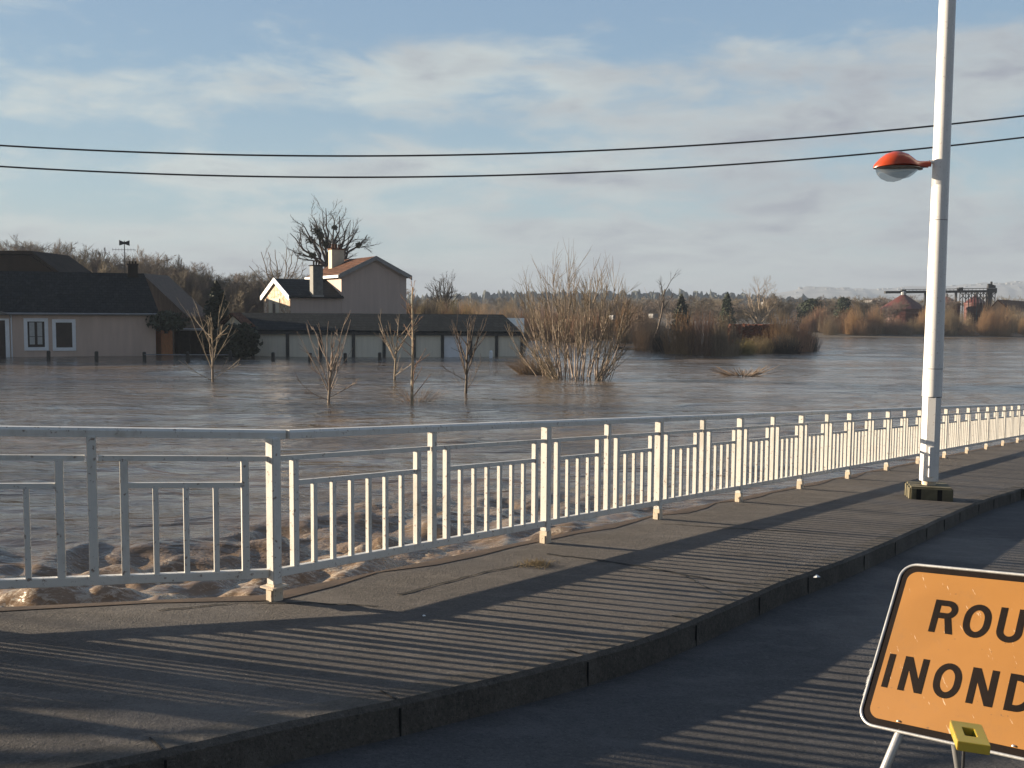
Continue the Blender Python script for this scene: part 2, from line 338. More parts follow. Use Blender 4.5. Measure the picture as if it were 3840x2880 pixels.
# numpy tubes for plants
def tubes_mesh(name, polys, sides=4):
    V = []; Fc = []; n = 0
    ang = np.arange(sides) * 2 * np.pi / sides; ca, sa = np.cos(ang), np.sin(ang)
    for pts, rad in polys:
        P = np.asarray(pts, float); r = np.asarray(rad, float); k = len(P)
        d = np.gradient(P, axis=0); d /= np.linalg.norm(d, axis=1)[:, None] + 1e-9
        ref = np.array([1., 0.15, 0.05]) if abs(d[0, 0]) < .8 else np.array([0., 1., .1])
        a = np.cross(d, ref); a /= np.linalg.norm(a, axis=1)[:, None] + 1e-9; b2 = np.cross(d, a)
        ring = P[:, None, :] + r[:, None, None] * (a[:, None, :] * ca[None, :, None] + b2[:, None, :] * sa[None, :, None])
        V.append(ring.reshape(-1, 3)); i = np.arange(k - 1)[:, None] * sides; j = np.arange(sides)[None, :]; j2 = (j + 1) % sides
        q = np.stack([i + j, i + j2, i + j2 + sides, i + j + sides], -1).reshape(-1, 4) + n
        Fc.append(q); n += k * sides
    return quad_mesh(name, np.concatenate(V), np.concatenate(Fc))
def quad_mesh(name, V, Q):
    me = bpy.data.meshes.new(name); me.vertices.add(len(V)); me.vertices.foreach_set('co', V.astype('f').ravel())
    me.loops.add(Q.size); me.loops.foreach_set('vertex_index', Q.astype('i').ravel()); k = Q.shape[1]
    me.polygons.add(len(Q)); me.polygons.foreach_set('loop_start', np.arange(0, Q.size, k, dtype='i'))
    me.update(calc_edges=True); me.validate(); return me
def leaf_mesh(name, pts, size):
    n = len(pts); a = rng.normal(size=(n, 3)); a /= np.linalg.norm(a, axis=1)[:, None]; b2 = rng.normal(size=(n, 3)); b2 = np.cross(a, b2); b2 /= np.linalg.norm(b2, axis=1)[:, None]
    s = size * rng.uniform(.6, 1.3, (n, 1)); P = np.asarray(pts)
    V = np.stack([P - a * s, P + b2 * s * .5, P + a * s, P - b2 * s * .5], 1).reshape(-1, 3)
    return quad_mesh(name, V, np.arange(4 * n).reshape(-1, 4))
def wander(p, d, L, n, bend, up, r0, r1):
    P = [p]; d = d / np.linalg.norm(d)
    for i in range(n):
        d = d + rng.normal(size=3) * bend + np.array([0, 0, up]); d /= np.linalg.norm(d); P.append(P[-1] + d * L / n)
    return np.array(P), np.linspace(r0, r1, n + 1), d
def branch(out, p, d, L, r, depth, cfg):
    n = max(2, cfg.get('seg', 5) - (cfg['depth'] - depth)); P, Rr, dd = wander(p, d, L, n, cfg['bend'], cfg['up'], r, r * (.25 if depth == 0 else .5)); out[min(cfg['depth'] - depth, len(out) - 1)].append((P, Rr))
    if depth == 0: return
    k = cfg['kids'][cfg['depth'] - depth]
    for i in range(k):
        t = cfg.get('t0', .3) + (1 - cfg.get('t0', .3)) * (i + rng.uniform(.2, 1)) / k; t = min(t, 1) * n; j = min(int(t), n - 1); f = t - j
        q = P[j] * (1 - f) + P[j + 1] * f; ax_ = P[j + 1] - P[j]; ax_ /= np.linalg.norm(ax_)
        s = rng.normal(size=3); s -= ax_ * s.dot(ax_); s /= np.linalg.norm(s) + 1e-9
        sp = cfg['spread'] * rng.uniform(.6, 1.3); nd = ax_ * math.cos(sp) + s * math.sin(sp)
        branch(out, q, nd, L * cfg['shrink'] * rng.uniform(.7, 1.15) * (1.1 - .35 * t / n), r * cfg.get('rs', .55) * (1 - .3 * t / n), depth - 1, cfg)
def tree_parts(h, r, cfg, lean=(0, 0)):
    out = [[] for _ in range(2)]; branch(out, np.zeros(3), np.array([lean[0], lean[1], 1.]), h * cfg.get('trunk', .5), r, cfg['depth'], cfg); return out
BARE = dict(depth=4, kids=[6, 5, 5, 4], spread=.62, shrink=.62, bend=.13, up=.07, trunk=.55, t0=.3, seg=6, rs=.55)
def top_of(me):
    co = np.empty(len(me.vertices) * 3, 'f'); me.vertices.foreach_get('co', co); co = co.reshape(-1, 3); return co
def fit(parts, h, w=None):
    """scale a grown plant to its measured height (and width)"""
    allp = np.concatenate([P for g in parts for P, _ in g]); zt = np.percentile(allp[:, 2], 99.7); sc = h / zt
    sw = sc if w is None else w / max(1e-6, (np.percentile(allp[:, 0], 99) - np.percentile(allp[:, 0], 1)))
    return [[(P * np.array([sw, sw, sc]), Rr) for P, Rr in g] for g in parts]

# ------------------------------------------------------------------ the bridge: pavement plane, railing, kerb, road
A = ax(1030, 2250, 5.97)                                         # foot of the corner post
D = (CR @ Vector(((4650 - 1920) / F, -(1483 - 1440) / F, -1))).normalized()
Dh = Vector((D.x, D.y, 0)).normalized(); slope = D.z / Vector((D.x, D.y)).length
Nh = Vector((Dh.y, -Dh.x, 0))                                    # towards the road
def pave_z(x, y): return A.z + slope * ((x - A.x) * Dh.x + (y - A.y) * Dh.y)
PN = Vector((-slope * Dh.x, -slope * Dh.y, 1)).normalized()
def pave(px, py, dz=0.0):
    return hit(px, py, A + UP * dz, PN)
def P2(x, y, dz=0.0): return Vector((x, y, pave_z(x, y) + dz))
B0 = ax(0, 2310, 5.40); E = Vector((B0.x - A.x, B0.y - A.y, 0)).normalized()       # splayed part, running left
E = Vector((E.x, E.y, slope * (E.x * Dh.x + E.y * Dh.y)))
En = Vector((E.y, -E.x, 0)).normalized()
if En.dot(Nh) < 0: En = -En
def t_of(px, lo=.0, hi=60.):
    for _ in range(60):
        mid = (lo + hi) / 2
        if proj(A + D * mid)[0] < px: lo = mid
        else: hi = mid
    return lo
T1 = t_of(2045); BAY = (t_of(3180) - T1) / 4.0; TEND = T1 + BAY * 13
print('bay', T1, BAY, 'end px', proj(A + D * TEND), 'z end', (A + D * TEND).z, 'A', A, 'slope', slope, 'eye over pavement', EYE - pave_z(0, 0))
GAP = BAY / 12

# railing
rail = thing('bridge_railing', 'white painted metal railing with rusty post feet along the flooded pavement edge', 'railing', A)
RT, R2, R3, RB = 1.0, .855, .70, .165
def vbar(base, z0, z1, w, name, along, mat='white_paint'):
    b = MB(); X = Vector((along.x, along.y, 0)).normalized(); Y = Vector((-X.y, X.x, 0))
    b.box(base + UP * ((z0 + z1) / 2), w, w, z1 - z0, X, Y); return b.build(name, mat, rail, bevel=w * .08 if z1 - z0 < 9 else 0)
small_far = MB(); small_n = 0
def seg_rails(p, q, along):
    n = Vector((-along.y, along.x, 0)).normalized()
    return p, q
def bay(o, d, t0, gaps, g, far=False, last=True):
    """main post at t0, then gaps of width g, intermediate post halfway"""
    global small_n
    half = gaps // 2; P = lambda t: o + d * t
    for i in range(0, gaps):
        t = t0 + i * g; j = i % half
        if i == 0:
            p = vbar(P(t), .10, RT - .02, .066, 'post', d)
            f = MB(); X = Vector((d.x, d.y, 0)).normalized(); Y = Vector((-X.y, X.x, 0))
            f.box(P(t) + UP * .045, .069, .069, .112, X, Y)
            if t == 0: f.box(P(t) + UP * .085, .125, .115, .010, X, Y)
            for s1 in (-1, 1): f.box(P(t) + UP * .03 + X * (s1 * .041), .009, .045, .075, X, Y)
            q = f.build('post_foot', 'rusty_paint', p)
        elif j == 0: vbar(P(t), RB - .01, RT - .02, .05, 'post', d)
        elif j in (1, half - 1): vbar(P(t), RB, R2, .043, 'tall_baluster', d)
        else:
            if small_n < 98: vbar(P(t), RB, R3, .031, 'baluster', d); small_n += 1
            else:
                X = Vector((d.x, d.y, 0)).normalized(); small_far.box(P(t) + UP * ((RB + R3) / 2), .031, .031, R3 - RB, X, Vector((-X.y, X.x, 0)))
    for h in (0, half):
        ta, tb = t0 + h * g, t0 + (h + half) * g
        MB().bar(P(ta + .035) + UP * R2, P(tb - .035) + UP * R2, .026, .03).build('middle_rail', 'white_paint', rail)
        MB().bar(P(ta + g + .02) + UP * R3, P(tb - g - .02) + UP * R3, .026, .03).build('inner_rail', 'white_paint', rail)
    MB().bar(P(t0 + .035) + UP * RB, P(t0 + gaps * g - .035) + UP * RB, .046, .05).build('bottom_rail', 'white_paint', rail, bevel=.004)
def handrail(p, q):
    X = (q - p); L = X.length; X.normalize(); Y = UP.cross(X).normalized(); Z = X.cross(Y); b = MB()
    prof = [(-.036, -.025), (-.036, .012), (-.026, .026), (.026, .026), (.036, .012), (.036, -.025)]
    b.slab([p + Y * y + Z * z for y, z in prof], X * L); return b.build('handrail', 'white_paint', rail)
bay(A, D, 0, 18, T1 / 18)
for i in range(13): bay(A, D, T1 + BAY * i, 12, GAP)
small_n0 = small_n
e2 = R(5); E2 = Vector((-math.cos(e2), -math.sin(e2), 0)); E2.z = slope * (E2.x * Dh.x + E2.y * Dh.y)
A2 = A + E * (GAP * 12)
for i in range(4): bay(A2, E2, i * GAP * 12, 12, GAP)
# first splayed bay shares the corner post
def left_bay():
    P = lambda t: A + E * t
    for i in range(1, 12):
        j = i % 6; t = i * GAP
        if j == 0: vbar(P(t), RB - .01, RT - .02, .05, 'post', E)
        elif j in (1, 5): vbar(P(t), RB, R2, .043, 'tall_baluster', E)
        else: vbar(P(t), RB, R3, .031, 'baluster', E)
    for h in (0, 6):
        ta, tb = h * GAP, (h + 6) * GAP
        MB().bar(P(ta + .035) + UP * R2, P(tb - .035) + UP * R2, .026, .03).build('middle_rail', 'white_paint', rail)
        MB().bar(P(ta + GAP + .02) + UP * R3, P(tb - GAP - .02) + UP * R3, .026, .03).build('inner_rail', 'white_paint', rail)
    MB().bar(P(.035) + UP * RB, P(12 * GAP - .035) + UP * RB, .046, .05).build('bottom_rail', 'white_paint', rail, bevel=.004)
left_bay()
if small_far.f: tag(small_far.build('balusters', 'white_paint', rail), kind='stuff')
HR = UP * (RT - .002)
tj = t_of(2812)
handrail(A2 + E2 * (GAP * 48) + HR, A2 + HR); handrail(A2 + HR, A + HR + D * .09); handrail(A + HR + D * .1, A + HR + D * tj); handrail(A + HR + D * (tj + .012), A + HR + D * TEND)

# pavement
kerb_px = [(275, 2885), (615, 2822), (1085, 2715), (1500, 2632), (1807, 2560), (2369, 2415), (2699, 2290), (2922, 2190), (3238, 2074), (3668, 1885), (3840, 1830)]
kp = [pave(*p) for p in kerb_px]
d0 = (kp[0] - kp[2]).normalized(); d1 = (kp[-1] - kp[-3]).normalized()
kp = [kp[0] + d0 * 30, kp[0] + d0 * 4] + kp + [kp[-1] + d1 * 6, kp[-1] + d1 * 60]
kp = [P2(p.x, p.y) for p in kp]
# resample the kerb smoothly
def resample(pts, step):
    out = []
    for i in range(len(pts) - 1):
        p0 = pts[max(i - 1, 0)]; p1 = pts[i]; p2 = pts[i + 1]; p3 = pts[min(i + 2, len(pts) - 1)]; n = max(1, min(14, int((p2 - p1).length / step)))
        for k in range(n):
            t = k / n; out.append(.5 * ((2 * p1) + (p2 - p0) * t + (2 * p0 - 5 * p1 + 4 * p2 - p3) * t * t + (3 * p1 - p0 - 3 * p2 + p3) * t ** 3))
    out.append(pts[-1]); return out
kr = resample(kp, .35); kr = [P2(p.x + random.uniform(-.006, .006), p.y + random.uniform(-.006, .006)) for p in kr]
edge = [A2 + E2 * 40, A2 + E2 * 10, A2, A, A + D * 10, A + D * 20, A + D * 26, A + D * 40]
def nrm(pts, i):
    a = pts[max(i - 1, 0)]; b2 = pts[min(i + 1, len(pts) - 1)]; t = (b2 - a); t.z = 0; t.normalize(); return Vector((t.y, -t.x, 0))
kn = [nrm(kr, i) for i in range(len(kr))]
ko = [P2((p + n * 0).x, (p + n * 0).y) for p, n in zip(kr, kn)]
ki = [P2((p - n * .15).x, (p - n * .15).y) for p, n in zip(kr, kn)]
eo = [P2((p + (-nrm(edge, i)) * .14).x, (p + (-nrm(edge, i)) * .14).y) for i, p in enumerate(edge)]
sw = MB(); sw.poly(list(eo) + ki[::-1]); 
o = sw.build('pavement', 'sidewalk_asphalt'); struct(o)
bm = bmesh.new(); bm.from_mesh(o.data); bmesh.ops.triangulate(bm, faces=bm.faces)
for f in bm.faces:
    if f.normal.z < 0: f.normal_flip()
bm.to_mesh(o.data); bm.free()
KH = .15
kb = MB()
for i in range(len(kr) - 1):
    a0, a1, b0, b1 = ki[i], ki[i + 1], ko[i], ko[i + 1]; n0, n1 = kn[i], kn[i + 1]
    u = UP * .003; c0 = b0 + n0 * .0 + u; c1 = b1 + u
    kb.poly([a0 + u, c0 - n0 * .02, c1 - n1 * .02, a1 + u]); kb.poly([c0 - n0 * .02, b0 - UP * .02, b1 - UP * .02, c1 - n1 * .02])
    kb.poly([b0 - UP * .02, b0 + n0 * .02 - UP * (KH + .05), b1 + n1 * .02 - UP * (KH + .05), b1 - UP * .02])
struct(kb.build('kerb', 'kerb_stone'))
# kerb joints
kj = MB(); acc = 0
for i in range(1, len(kr) - 1):
    acc += (kr[i] - kr[i - 1]).length
    if acc > .8 and abs(kr[i].x) < 16:
        acc = 0; tdir = Vector((-kn[i].y, kn[i].x, 0)); kj.box(kr[i] + UP * .0055 - kn[i] * .085, .007, .13, .002, tdir, kn[i]); kj.box(kr[i] + kn[i] * .012 - UP * .09, .008, .006, .13, tdir, kn[i])
struct(kj.build('kerb_joints', 'dark_crack'))
rd = MB(); far_side = [P2((p + n * 14).x, (p + n * 14).y, -KH) for p, n in zip(kr, kn)]
rpts = [P2(p.x, p.y, -KH) for p in kr]
x0, x1 = rpts[0], rpts[-1]
rd.poly([Vector((p.x, p.y, p.z)) for p in rpts] + [P2(60, -10, -KH), P2(30, -30, -KH), P2(-30, -30, -KH), P2(-45, -8, -KH)])
o = rd.build('road', 'road_asphalt'); struct(o)
bm = bmesh.new(); bm.from_mesh(o.data); bmesh.ops.triangulate(bm, faces=bm.faces)
for f in bm.faces:
    if f.normal.z < 0: f.normal_flip()
bm.to_mesh(o.data); bm.free()
# wet ledge and abutment wall below the pavement edge
ld = MB()
for i in range(len(edge) - 1):
    n0, n1 = -nrm(edge, i), -nrm(edge, i + 1); a0, a1 = eo[i], eo[i + 1]
    b0, b1 = a0 - UP * .05, a1 - UP * .05; c0, c1 = b0 + n0 * .13, b1 + n1 * .13
    ld.poly([a0, b0, b1, a1]); ld.poly([b0, c0, c1, b1]); ld.poly([c0, c0 - UP * 5, c1 - UP * 5, c1])
struct(ld.build('abutment', 'wet_concrete'))
wm = MB()
for i in range(len(edge) - 1):
    n0, n1 = nrm(edge, i), nrm(edge, i + 1); k = max(2, int((edge[i + 1] - edge[i]).length / .5))
    for j in range(min(k, 60)):
        q = []
        for f in (j / k, (j + 1) / k):
            p = eo[i].lerp(eo[i + 1], f); n = n0.lerp(n1, f); w_ = .10 + .05 * math.sin(p.x * 3.1 + p.y * 2) + .04 * math.sin(p.x * 7.7); q.append((P2(p.x, p.y, .004), P2(p.x + n.x * w_, p.y + n.y * w_, .004)))
        wm.poly([q[0][0], q[1][0], q[1][1], q[0][1]])
struct(wm.build('pavement_edge', 'wet_concrete'))
# cracks across the pavement
def crack(pxs, w):
    b = MB(); pts = [pave(*p) for p in pxs]; fine = []
    for i in range(len(pts) - 1):
        k = 9
        for j in range(k): fine.append(pts[i].lerp(pts[i + 1], j / k) + Vector((random.uniform(-.012, .012), random.uniform(-.012, .012), 0)))
    fine.append(pts[-1])
    ws = [w * random.uniform(.3, 1.3) for _ in fine]
    for i in range(len(fine) - 1):
        t = (fine[i + 1] - fine[i]).normalized(); n = Vector((-t.y, t.x, 0))
        p, q = fine[i], fine[i + 1]; b.poly([P2(p.x, p.y, .004) - n * ws[i] / 2, P2(q.x, q.y, .004) - n * ws[i + 1] / 2, P2(q.x, q.y, .004) + n * ws[i + 1] / 2, P2(p.x, p.y, .004) + n * ws[i] / 2])
    struct(b.build('pavement_crack', 'dark_crack'))
crack([(2045, 2078), (2210, 2097), (2400, 2125), (2560, 2155), (2690, 2178), (2850, 2200)], .035)
crack([(2480, 1965), (2640, 1975), (2880, 1990), (3140, 2003)], .022)
crack([(600, 2290), (900, 2262), (1150, 2262), (1420, 2275)], .016)
crack([(1500, 2230), (1800, 2150), (2030, 2105)], .022)

crack([(2560, 2155), (2640, 2200), (2720, 2232), (2770, 2245)], .014)
crack([(3000, 2100), (2880, 2080), (2700, 2085)], .012)
# small things on the pavement
w = thing('weed', 'clump of dark weeds growing at the pavement edge by the second railing post', 'weed', pave(2010, 2118))
pts = []
for _ in range(260):
    p = pave(2010 + random.gauss(0, 34), 2118 + random.gauss(0, 7)); pts.append((np.array([p, p + Vector((random.uniform(-.03, .03), random.uniform(-.03, .03), random.uniform(.008, .035)))]), [.002, .0006]))
link('leaves', tubes_mesh('leaves', pts, 3), 'dry_grass', w)
def litter(px, py, s, label):
    p = pave(px, py); b = MB(); n = 7
    b.v = [p + Vector((s * math.cos(i * 6.28 / n) * random.uniform(.6, 1), s * .7 * math.sin(i * 6.28 / n) * random.uniform(.6, 1), random.uniform(.002, .01))) for i in range(n)] + [p + UP * s * .7]
    b.f = [(i, (i + 1) % n, n) for i in range(n)]; tag(b.build('litter', 'litter_white'), label, 'litter')
litter(3062, 2166, .035, 'crumpled white scrap lying on the kerb top above the road sign')
litter(1590, 2312, .012, 'tiny white scrap on the pavement below the long railing panel')

# ------------------------------------------------------------------ street lamp
def street_lamp():
    base = pave(3480, 1868); L = thing('street_lamp', 'tall white street lamp with an orange head standing on the pavement', 'street lamp', base)
    Z = (CRI @ (base - C0)).z * -1; px = Z / F
    def X(pxx, py): return at(pxx, py, base.y)
    # footing: chunky square block with dark slots
    fb = MB(); w2 = 168 * px / 2; hh = 52 * px
    th = R(-14); X1 = Vector((math.cos(th), math.sin(th), 0)); Y1 = Vector((-X1.y, X1.x, 0))
    fb.box(base + UP * (hh / 2 - .03), w2 * 2 * .9, w2 * 1.7, hh + .06, X1, Y1)
    foot = fb.build('footing', 'mossy_concrete', L, bevel=.02)
    for a in (-.26, .17):
        MB().box(base + UP * (hh * .45) - Y1 * (w2 * .85 + .002) + X1 * (a * w2 * 2), .055, .012, hh * .8, X1, Y1).build('slot', 'dark_crack', foot)
    top = base + UP * hh
    MB().lathe(top, [(.085, -.01), (.085, .07)], 12).build('base_collar', 'rusty_paint', L)
    lean = (X(3552, 0) - X(3481, 1800)); lean /= lean.z
    def pt(z): return Vector((base.x + lean.x * .93 * (z - top.z), base.y, z))
    def zz(py): return X(3500, py).z
    # shaft sections, octagonal below, round above
    b = MB(); prev = top.z + .05
    secs = [(top.z + .05, zz(1487), .108, .106, 8), (zz(1487) + .004, zz(1382), .110, .107, 16), (zz(1382) + .004, zz(826), .107, .097, 16), (zz(826) + .004, zz(-900), .0955, .07, 16)]
    # (radius is measured from the picture below)
    sc = Z / F
    rad = lambda py: np.interp(py, [0, 826, 1487, 1810], [27, 31.5, 36, 37]) * sc
    ys = [1815, 1487, 1382, 826, -900]
    for i, k in enumerate((8, 20, 20, 20)):
        z0 = zz(ys[i]) + .003; z1 = zz(ys[i + 1]) - .003
        if i == 0: z0 = top.z + .055
        b = MB(); b.tube([pt(z0), pt(z0 + (z1 - z0) * .5), pt(z1)], [rad(ys[i]) * .97, rad((ys[i] + max(ys[i + 1], 0)) / 2) * .97, rad(max(ys[i + 1], 0)) * .97 - (.02 if i == 3 else 0)], k * (1 if i == 0 else 2), False)
        b.build('shaft' if i else 'shaft_base', 'pole_paint', L, smooth=i > 0)
    for yy in ys[1:4]:
        MB().tube([pt(zz(yy) - .006), pt(zz(yy) + .006)], rad(yy) * .94, 20).build('seam', 'dark_crack', L)
    c = pt((zz(1655) + zz(1800)) / 2)
    MB().box(c + Vector((-.01, -rad(1700) * .93, 0)), .11, .02, .38, Vector((.96, .28, 0)), Vector((-.28, .96, 0))).build('access_door', 'pole_paint', L, bevel=.003)
    # head
    j = X(3495, 607); hx0 = X(3278, 628); hl = (j - hx0).length
    head_c = X(3362, 620)
    arm = MB(); arm.tube([X(3505, 608), X(3484, 608)], .026, 12); arm.build('arm', 'pole_paint', L)
    s = sc
    # orange canopy: bulbous shell tapering to a spigot (spine runs towards +x)
    def shell(xs, top_, half, bot, name, mat, par):
        b = MB(); n = 14
        for x, tz, hw, bz in zip(xs, top_, half, bot):
            for k in range(n + 1):
                a = math.pi * k / n; b.v.append(head_c + Vector((x * s, -math.cos(a) * hw * s, (bz + (tz - bz) * math.sin(a)) * s)))
        for i in range(len(xs) - 1):
            for k in range(n): q = i * (n + 1) + k; b.f.append((q, q + 1, q + n + 2, q + n + 1))
        return b.build(name, mat, par, smooth=True)
    hd = shell([-85, -78, -60, -40, -15, 10, 35, 55, 70, 84, 100, 122], [-8, 6, 26, 41, 50, 50, 43, 29, 19, 16, 16, 17], [2, 20, 38, 48, 54, 52, 45, 34, 24, 14, 13, 13], [-10, -8, -6, -4, -2, 0, 0, 0, -2, -5, -6, -6], 'lamp_head', 'orange_paint', L)
    shell([-84, -78, -60, -30, 0, 30, 60, 78, 88, 98], [-10, -11, -8, -6, -4, -3, -3, -4, -6, -6], [1, 19, 37, 50, 53, 46, 31, 20, 14, 12], [-10, -12, -10, -8, -7, -7, -8, -9, -12, -10], 'underside', 'gutter_metal', hd)
    shell([-76, -60, -40, -15, 10, 30, 50, 66, 80, 90], [-12, -9, -7, -6, -5, -4, -4, -5, -7, -9], [4, 30, 43, 48, 48, 42, 32, 24, 16, 4], [-13, -30, -44, -53, -54, -49, -37, -24, -14, -10], 'lens', 'lamp_glass', hd)
    MB().box(head_c + Vector((88 * s, 0, -11 * s)), 10 * s, 20 * s, 10 * s).build('latch', 'gutter_metal', hd)
street_lamp()

# overhead cables
def cable(pxs, Y, label):
    # fitted parabola through the sky, then a tube with a real sag; ends run on past the frame
    xs = np.array([p[0] for p in pxs]); P = [at(x, y, Y) for x, y in pxs]; X = np.array([p.x for p in P]); Zc = np.array([p.z for p in P])
    co = np.polyfit(X, Zc, 2 if len(pxs) < 5 else 3); xx = np.linspace(X[0] - 5, X[-1] + 6, 90)
    co = np.polyfit(X, Zc, 2); pts = [(x, Y + .12 * (x / 10), float(np.polyval(co, x)) ) for x in xx]
    tag(MB().tube(pts, .019, 6).build('overhead_cable', 'cable_black', smooth=True), label, 'cable', 'cables crossing the sky')
cable([(0, 549), (600, 575), (1150, 587), (1900, 574), (2600, 545), (3300, 493), (3840, 429)], 22, 'upper of the two black cables crossing the sky')
cable([(0, 627), (600, 654), (1250, 667), (1900, 655), (2600, 625), (3300, 573), (3840, 511)], 22.4, 'lower of the two black cables crossing the sky')

# ------------------------------------------------------------------ road sign
def road_sign():
    u = (CR @ Vector((3550, 194, 3733))).normalized(); v = (CR @ Vector((3984, 6918, -3733))).normalized()
    v = (v - u * v.dot(u)).normalized(); n = u.cross(v).normalized()
    if n.dot(C0 - ax(3500, 2400, 3)) < 0: n = -n
    BL = ax(3216, 2710, 3.15)
    def uv(px, py): p = hit(px, py, BL, n) - BL; return p.dot(u), p.dot(v)
    Hh = uv(3395, 2115)[1]; Wd = Hh * 1.62
    rt = P2(BL.x, BL.y, -KH).z
    s = thing('road_sign', 'orange rectangular flood warning sign leaning back on metal legs', 'road sign', Vector((BL.x, BL.y, rt)))
    pt = lambda a, b2, c=0.0: BL + u * a + v * b2 + n * c
    def rr(x0, y0, x1, y1, r, k=8):
        out = []
        for cx, cy, a0 in ((x1 - r, y0 + r, -90), (x1 - r, y1 - r, 0), (x0 + r, y1 - r, 90), (x0 + r, y0 + r, 180)):
            for i in range(k + 1): a = R(a0 + 90 * i / k); out.append((cx + r * math.cos(a), cy + r * math.sin(a)))
        return out
    r0 = Hh * .085; fr = Hh * .012
    MB().slab([pt(a, b2, -.006) for a, b2 in rr(.004, .004, Wd - .004, Hh - .004, r0)], n * .007).build('panel', 'sign_black', s)
    # rolled silver edge
    loop = [pt(a, b2, .002) for a, b2 in rr(0, 0, Wd, Hh, r0 + .004)]; loop.append(loop[0]); loop.append(loop[1])
    MB().tube(loop, fr * .72, 8, False).build('rim', 'galv', s, smooth=True)
    m_ = Hh * .046
    MB().slab([pt(a, b2, .0012) for a, b2 in rr(m_, m_, Wd - m_, Hh - m_, r0 * .72)], n * .0016).build('face', 'sign_orange', s)
    # lettering: stroked glyphs, one mesh per letter
    def ribbon(pts, w_, closed=False):
        b = MB(); k = len(pts); L_, R_ = [], []
        for i in range(k):
            a = pts[i - 1] if (i or closed) else pts[i]; c = pts[(i + 1) % k] if (i < k - 1 or closed) else pts[i]
            if not i and not closed: t = (c[0] - pts[i][0], c[1] - pts[i][1])
            else: t = (c[0] - a[0], c[1] - a[1])
            l = math.hypot(*t); nx, ny = -t[1] / l, t[0] / l; m2 = 1.0
            if (i or closed) and (i < k - 1 or closed):
                e1 = (pts[i][0] - a[0], pts[i][1] - a[1]); l1 = math.hypot(*e1); m2 = 1 / max(.45, abs((-e1[1] / l1) * nx + (e1[0] / l1) * ny))
            L_.append((pts[i][0] + nx * w_ / 2 * m2, pts[i][1] + ny * w_ / 2 * m2)); R_.append((pts[i][0] - nx * w_ / 2 * m2, pts[i][1] - ny * w_ / 2 * m2))
        return L_, R_
    def letter(ch, x0, y0, W, H2, st):
        b = MB(); h2 = st / 2; off = [.0030]
        def quad(ps): b.slab([pt(x0 + p[0], y0 + p[1], off[0]) for p in ps], n * .0008); off[0] += .00006
        def stroke(pts, closed=False):
            L_, R_ = ribbon(pts, st, closed); k = len(pts); base = len(b.v)
            for lst in (L_, R_): b.v += [pt(x0 + p[0], y0 + p[1], off[0] + .0008) for p in lst]
            for i in range(k if closed else k - 1): j = (i + 1) % k; b.f.append((base + i, base + j, base + k + j, base + k + i))
            off[0] += .00006
        def arc(cx, cy, rx, ry, a0, a1, k=14): return [(cx + rx * math.cos(R(a0 + (a1 - a0) * i / k)), cy + ry * math.sin(R(a0 + (a1 - a0) * i / k))) for i in range(k + 1)]
        vl = lambda x: quad([(x - h2, 0), (x + h2, 0), (x + h2, H2), (x - h2, H2)])
        if ch == 'I': vl(h2)
        if ch == 'R':
            vl(h2); r = H2 * .28 - h2; cy = H2 - h2 - r; stroke([(st, H2 - h2)] + arc(W - r - h2, cy, r, r, 90, -90) + [(st, cy - r)])
            quad([(W * .50, cy - r), (W * .50 + st * 1.05, cy - r + .0), (W, 0), (W - st * 1.1, 0)])
        if ch == 'O':
            rx = W / 2 - h2; stroke(arc(W / 2, H2 / 2 + (H2 * .06), rx, H2 * .44 - h2, 0, 180, 14) + arc(W / 2, H2 / 2 - (H2 * .06), rx, H2 * .44 - h2, 180, 360, 14), True)
        if ch == 'U':
            rx = W / 2 - h2; stroke([(h2, H2)] + arc(W / 2, rx + h2, rx, rx, 180, 360, 18) + [(W - h2, H2)])
        if ch == 'N':
            vl(h2); vl(W - h2); quad([(0, H2), (st * 1.15, H2), (W, 0), (W - st * 1.15, 0)])
        if ch == 'D':
            vl(h2); r = H2 / 2 - h2; stroke([(st * .9, H2 - h2)] + [(W - r * .8 - h2 + x, y) for x, y in arc(0, H2 / 2, r * .8, r, 90, -90, 18)] + [(st * .9, h2)])
        if ch == 'T': quad([(0, H2 - st), (W, H2 - st), (W, H2), (0, H2)]); vl(W / 2)
        if ch == 'E':
            vl(h2)
            for y in (0, H2 / 2 - h2, H2 - st): quad([(st * .9, y), (W * (.9 if y else 1), y), (W * (.9 if y else 1), y + st), (st * .9, y + st)])
        b.build('letter', 'sign_black', s)
    # letter boxes read off the photograph: (left-bottom, left-top, right-bottom)
    cr = lambda x, y: uv(3140 + x / 2.074, 2080 + y / 2.074)
    def width_of(a, b2): return cr(*b2)[0] - cr(*a)[0]
    xR, yR = cr(707, 600); hR = cr(783, 352)[1] - yR
    xI, yI = cr(343, 1025); hI = cr(423, 770)[1] - yI
    xN, yN = cr(467, 1050); xN2, yN2 = cr(995, 1158); xD, yD = cr(1290, 1213); xU, _ = cr(1237, 600); xO, _ = cr(745, 1000); xO1, _ = cr(972, 560)
    st = width_of((343, 1025), (392, 1033)) * .98
    print('sign', Hh, Wd, 'row y', yI, yN, yN2, yD, 'R', yR, 'h', hR, hI, 'st', st, 'x', xI, xN, xO, xN2, xD)
    Wn = cr(655, 1085)[0] - xN; Wr = cr(893, 630)[0] - xR
    y2 = (yI + yN2) / 2; y1 = yR; H2 = (hR + hI) / 2; wO = cr(975, 960)[0] - xO
    letter('R', xR, y1, Wr, H2, st); letter('O', xO1 , y1, wO, H2, st); letter('U', xU, y1, Wn * .97, H2, st); pit = xU + Wn * 1.16
    letter('T', pit, y1, Wn * .95, H2, st); letter('E', pit + Wn * 1.2, y1, Wn * .8, H2, st)
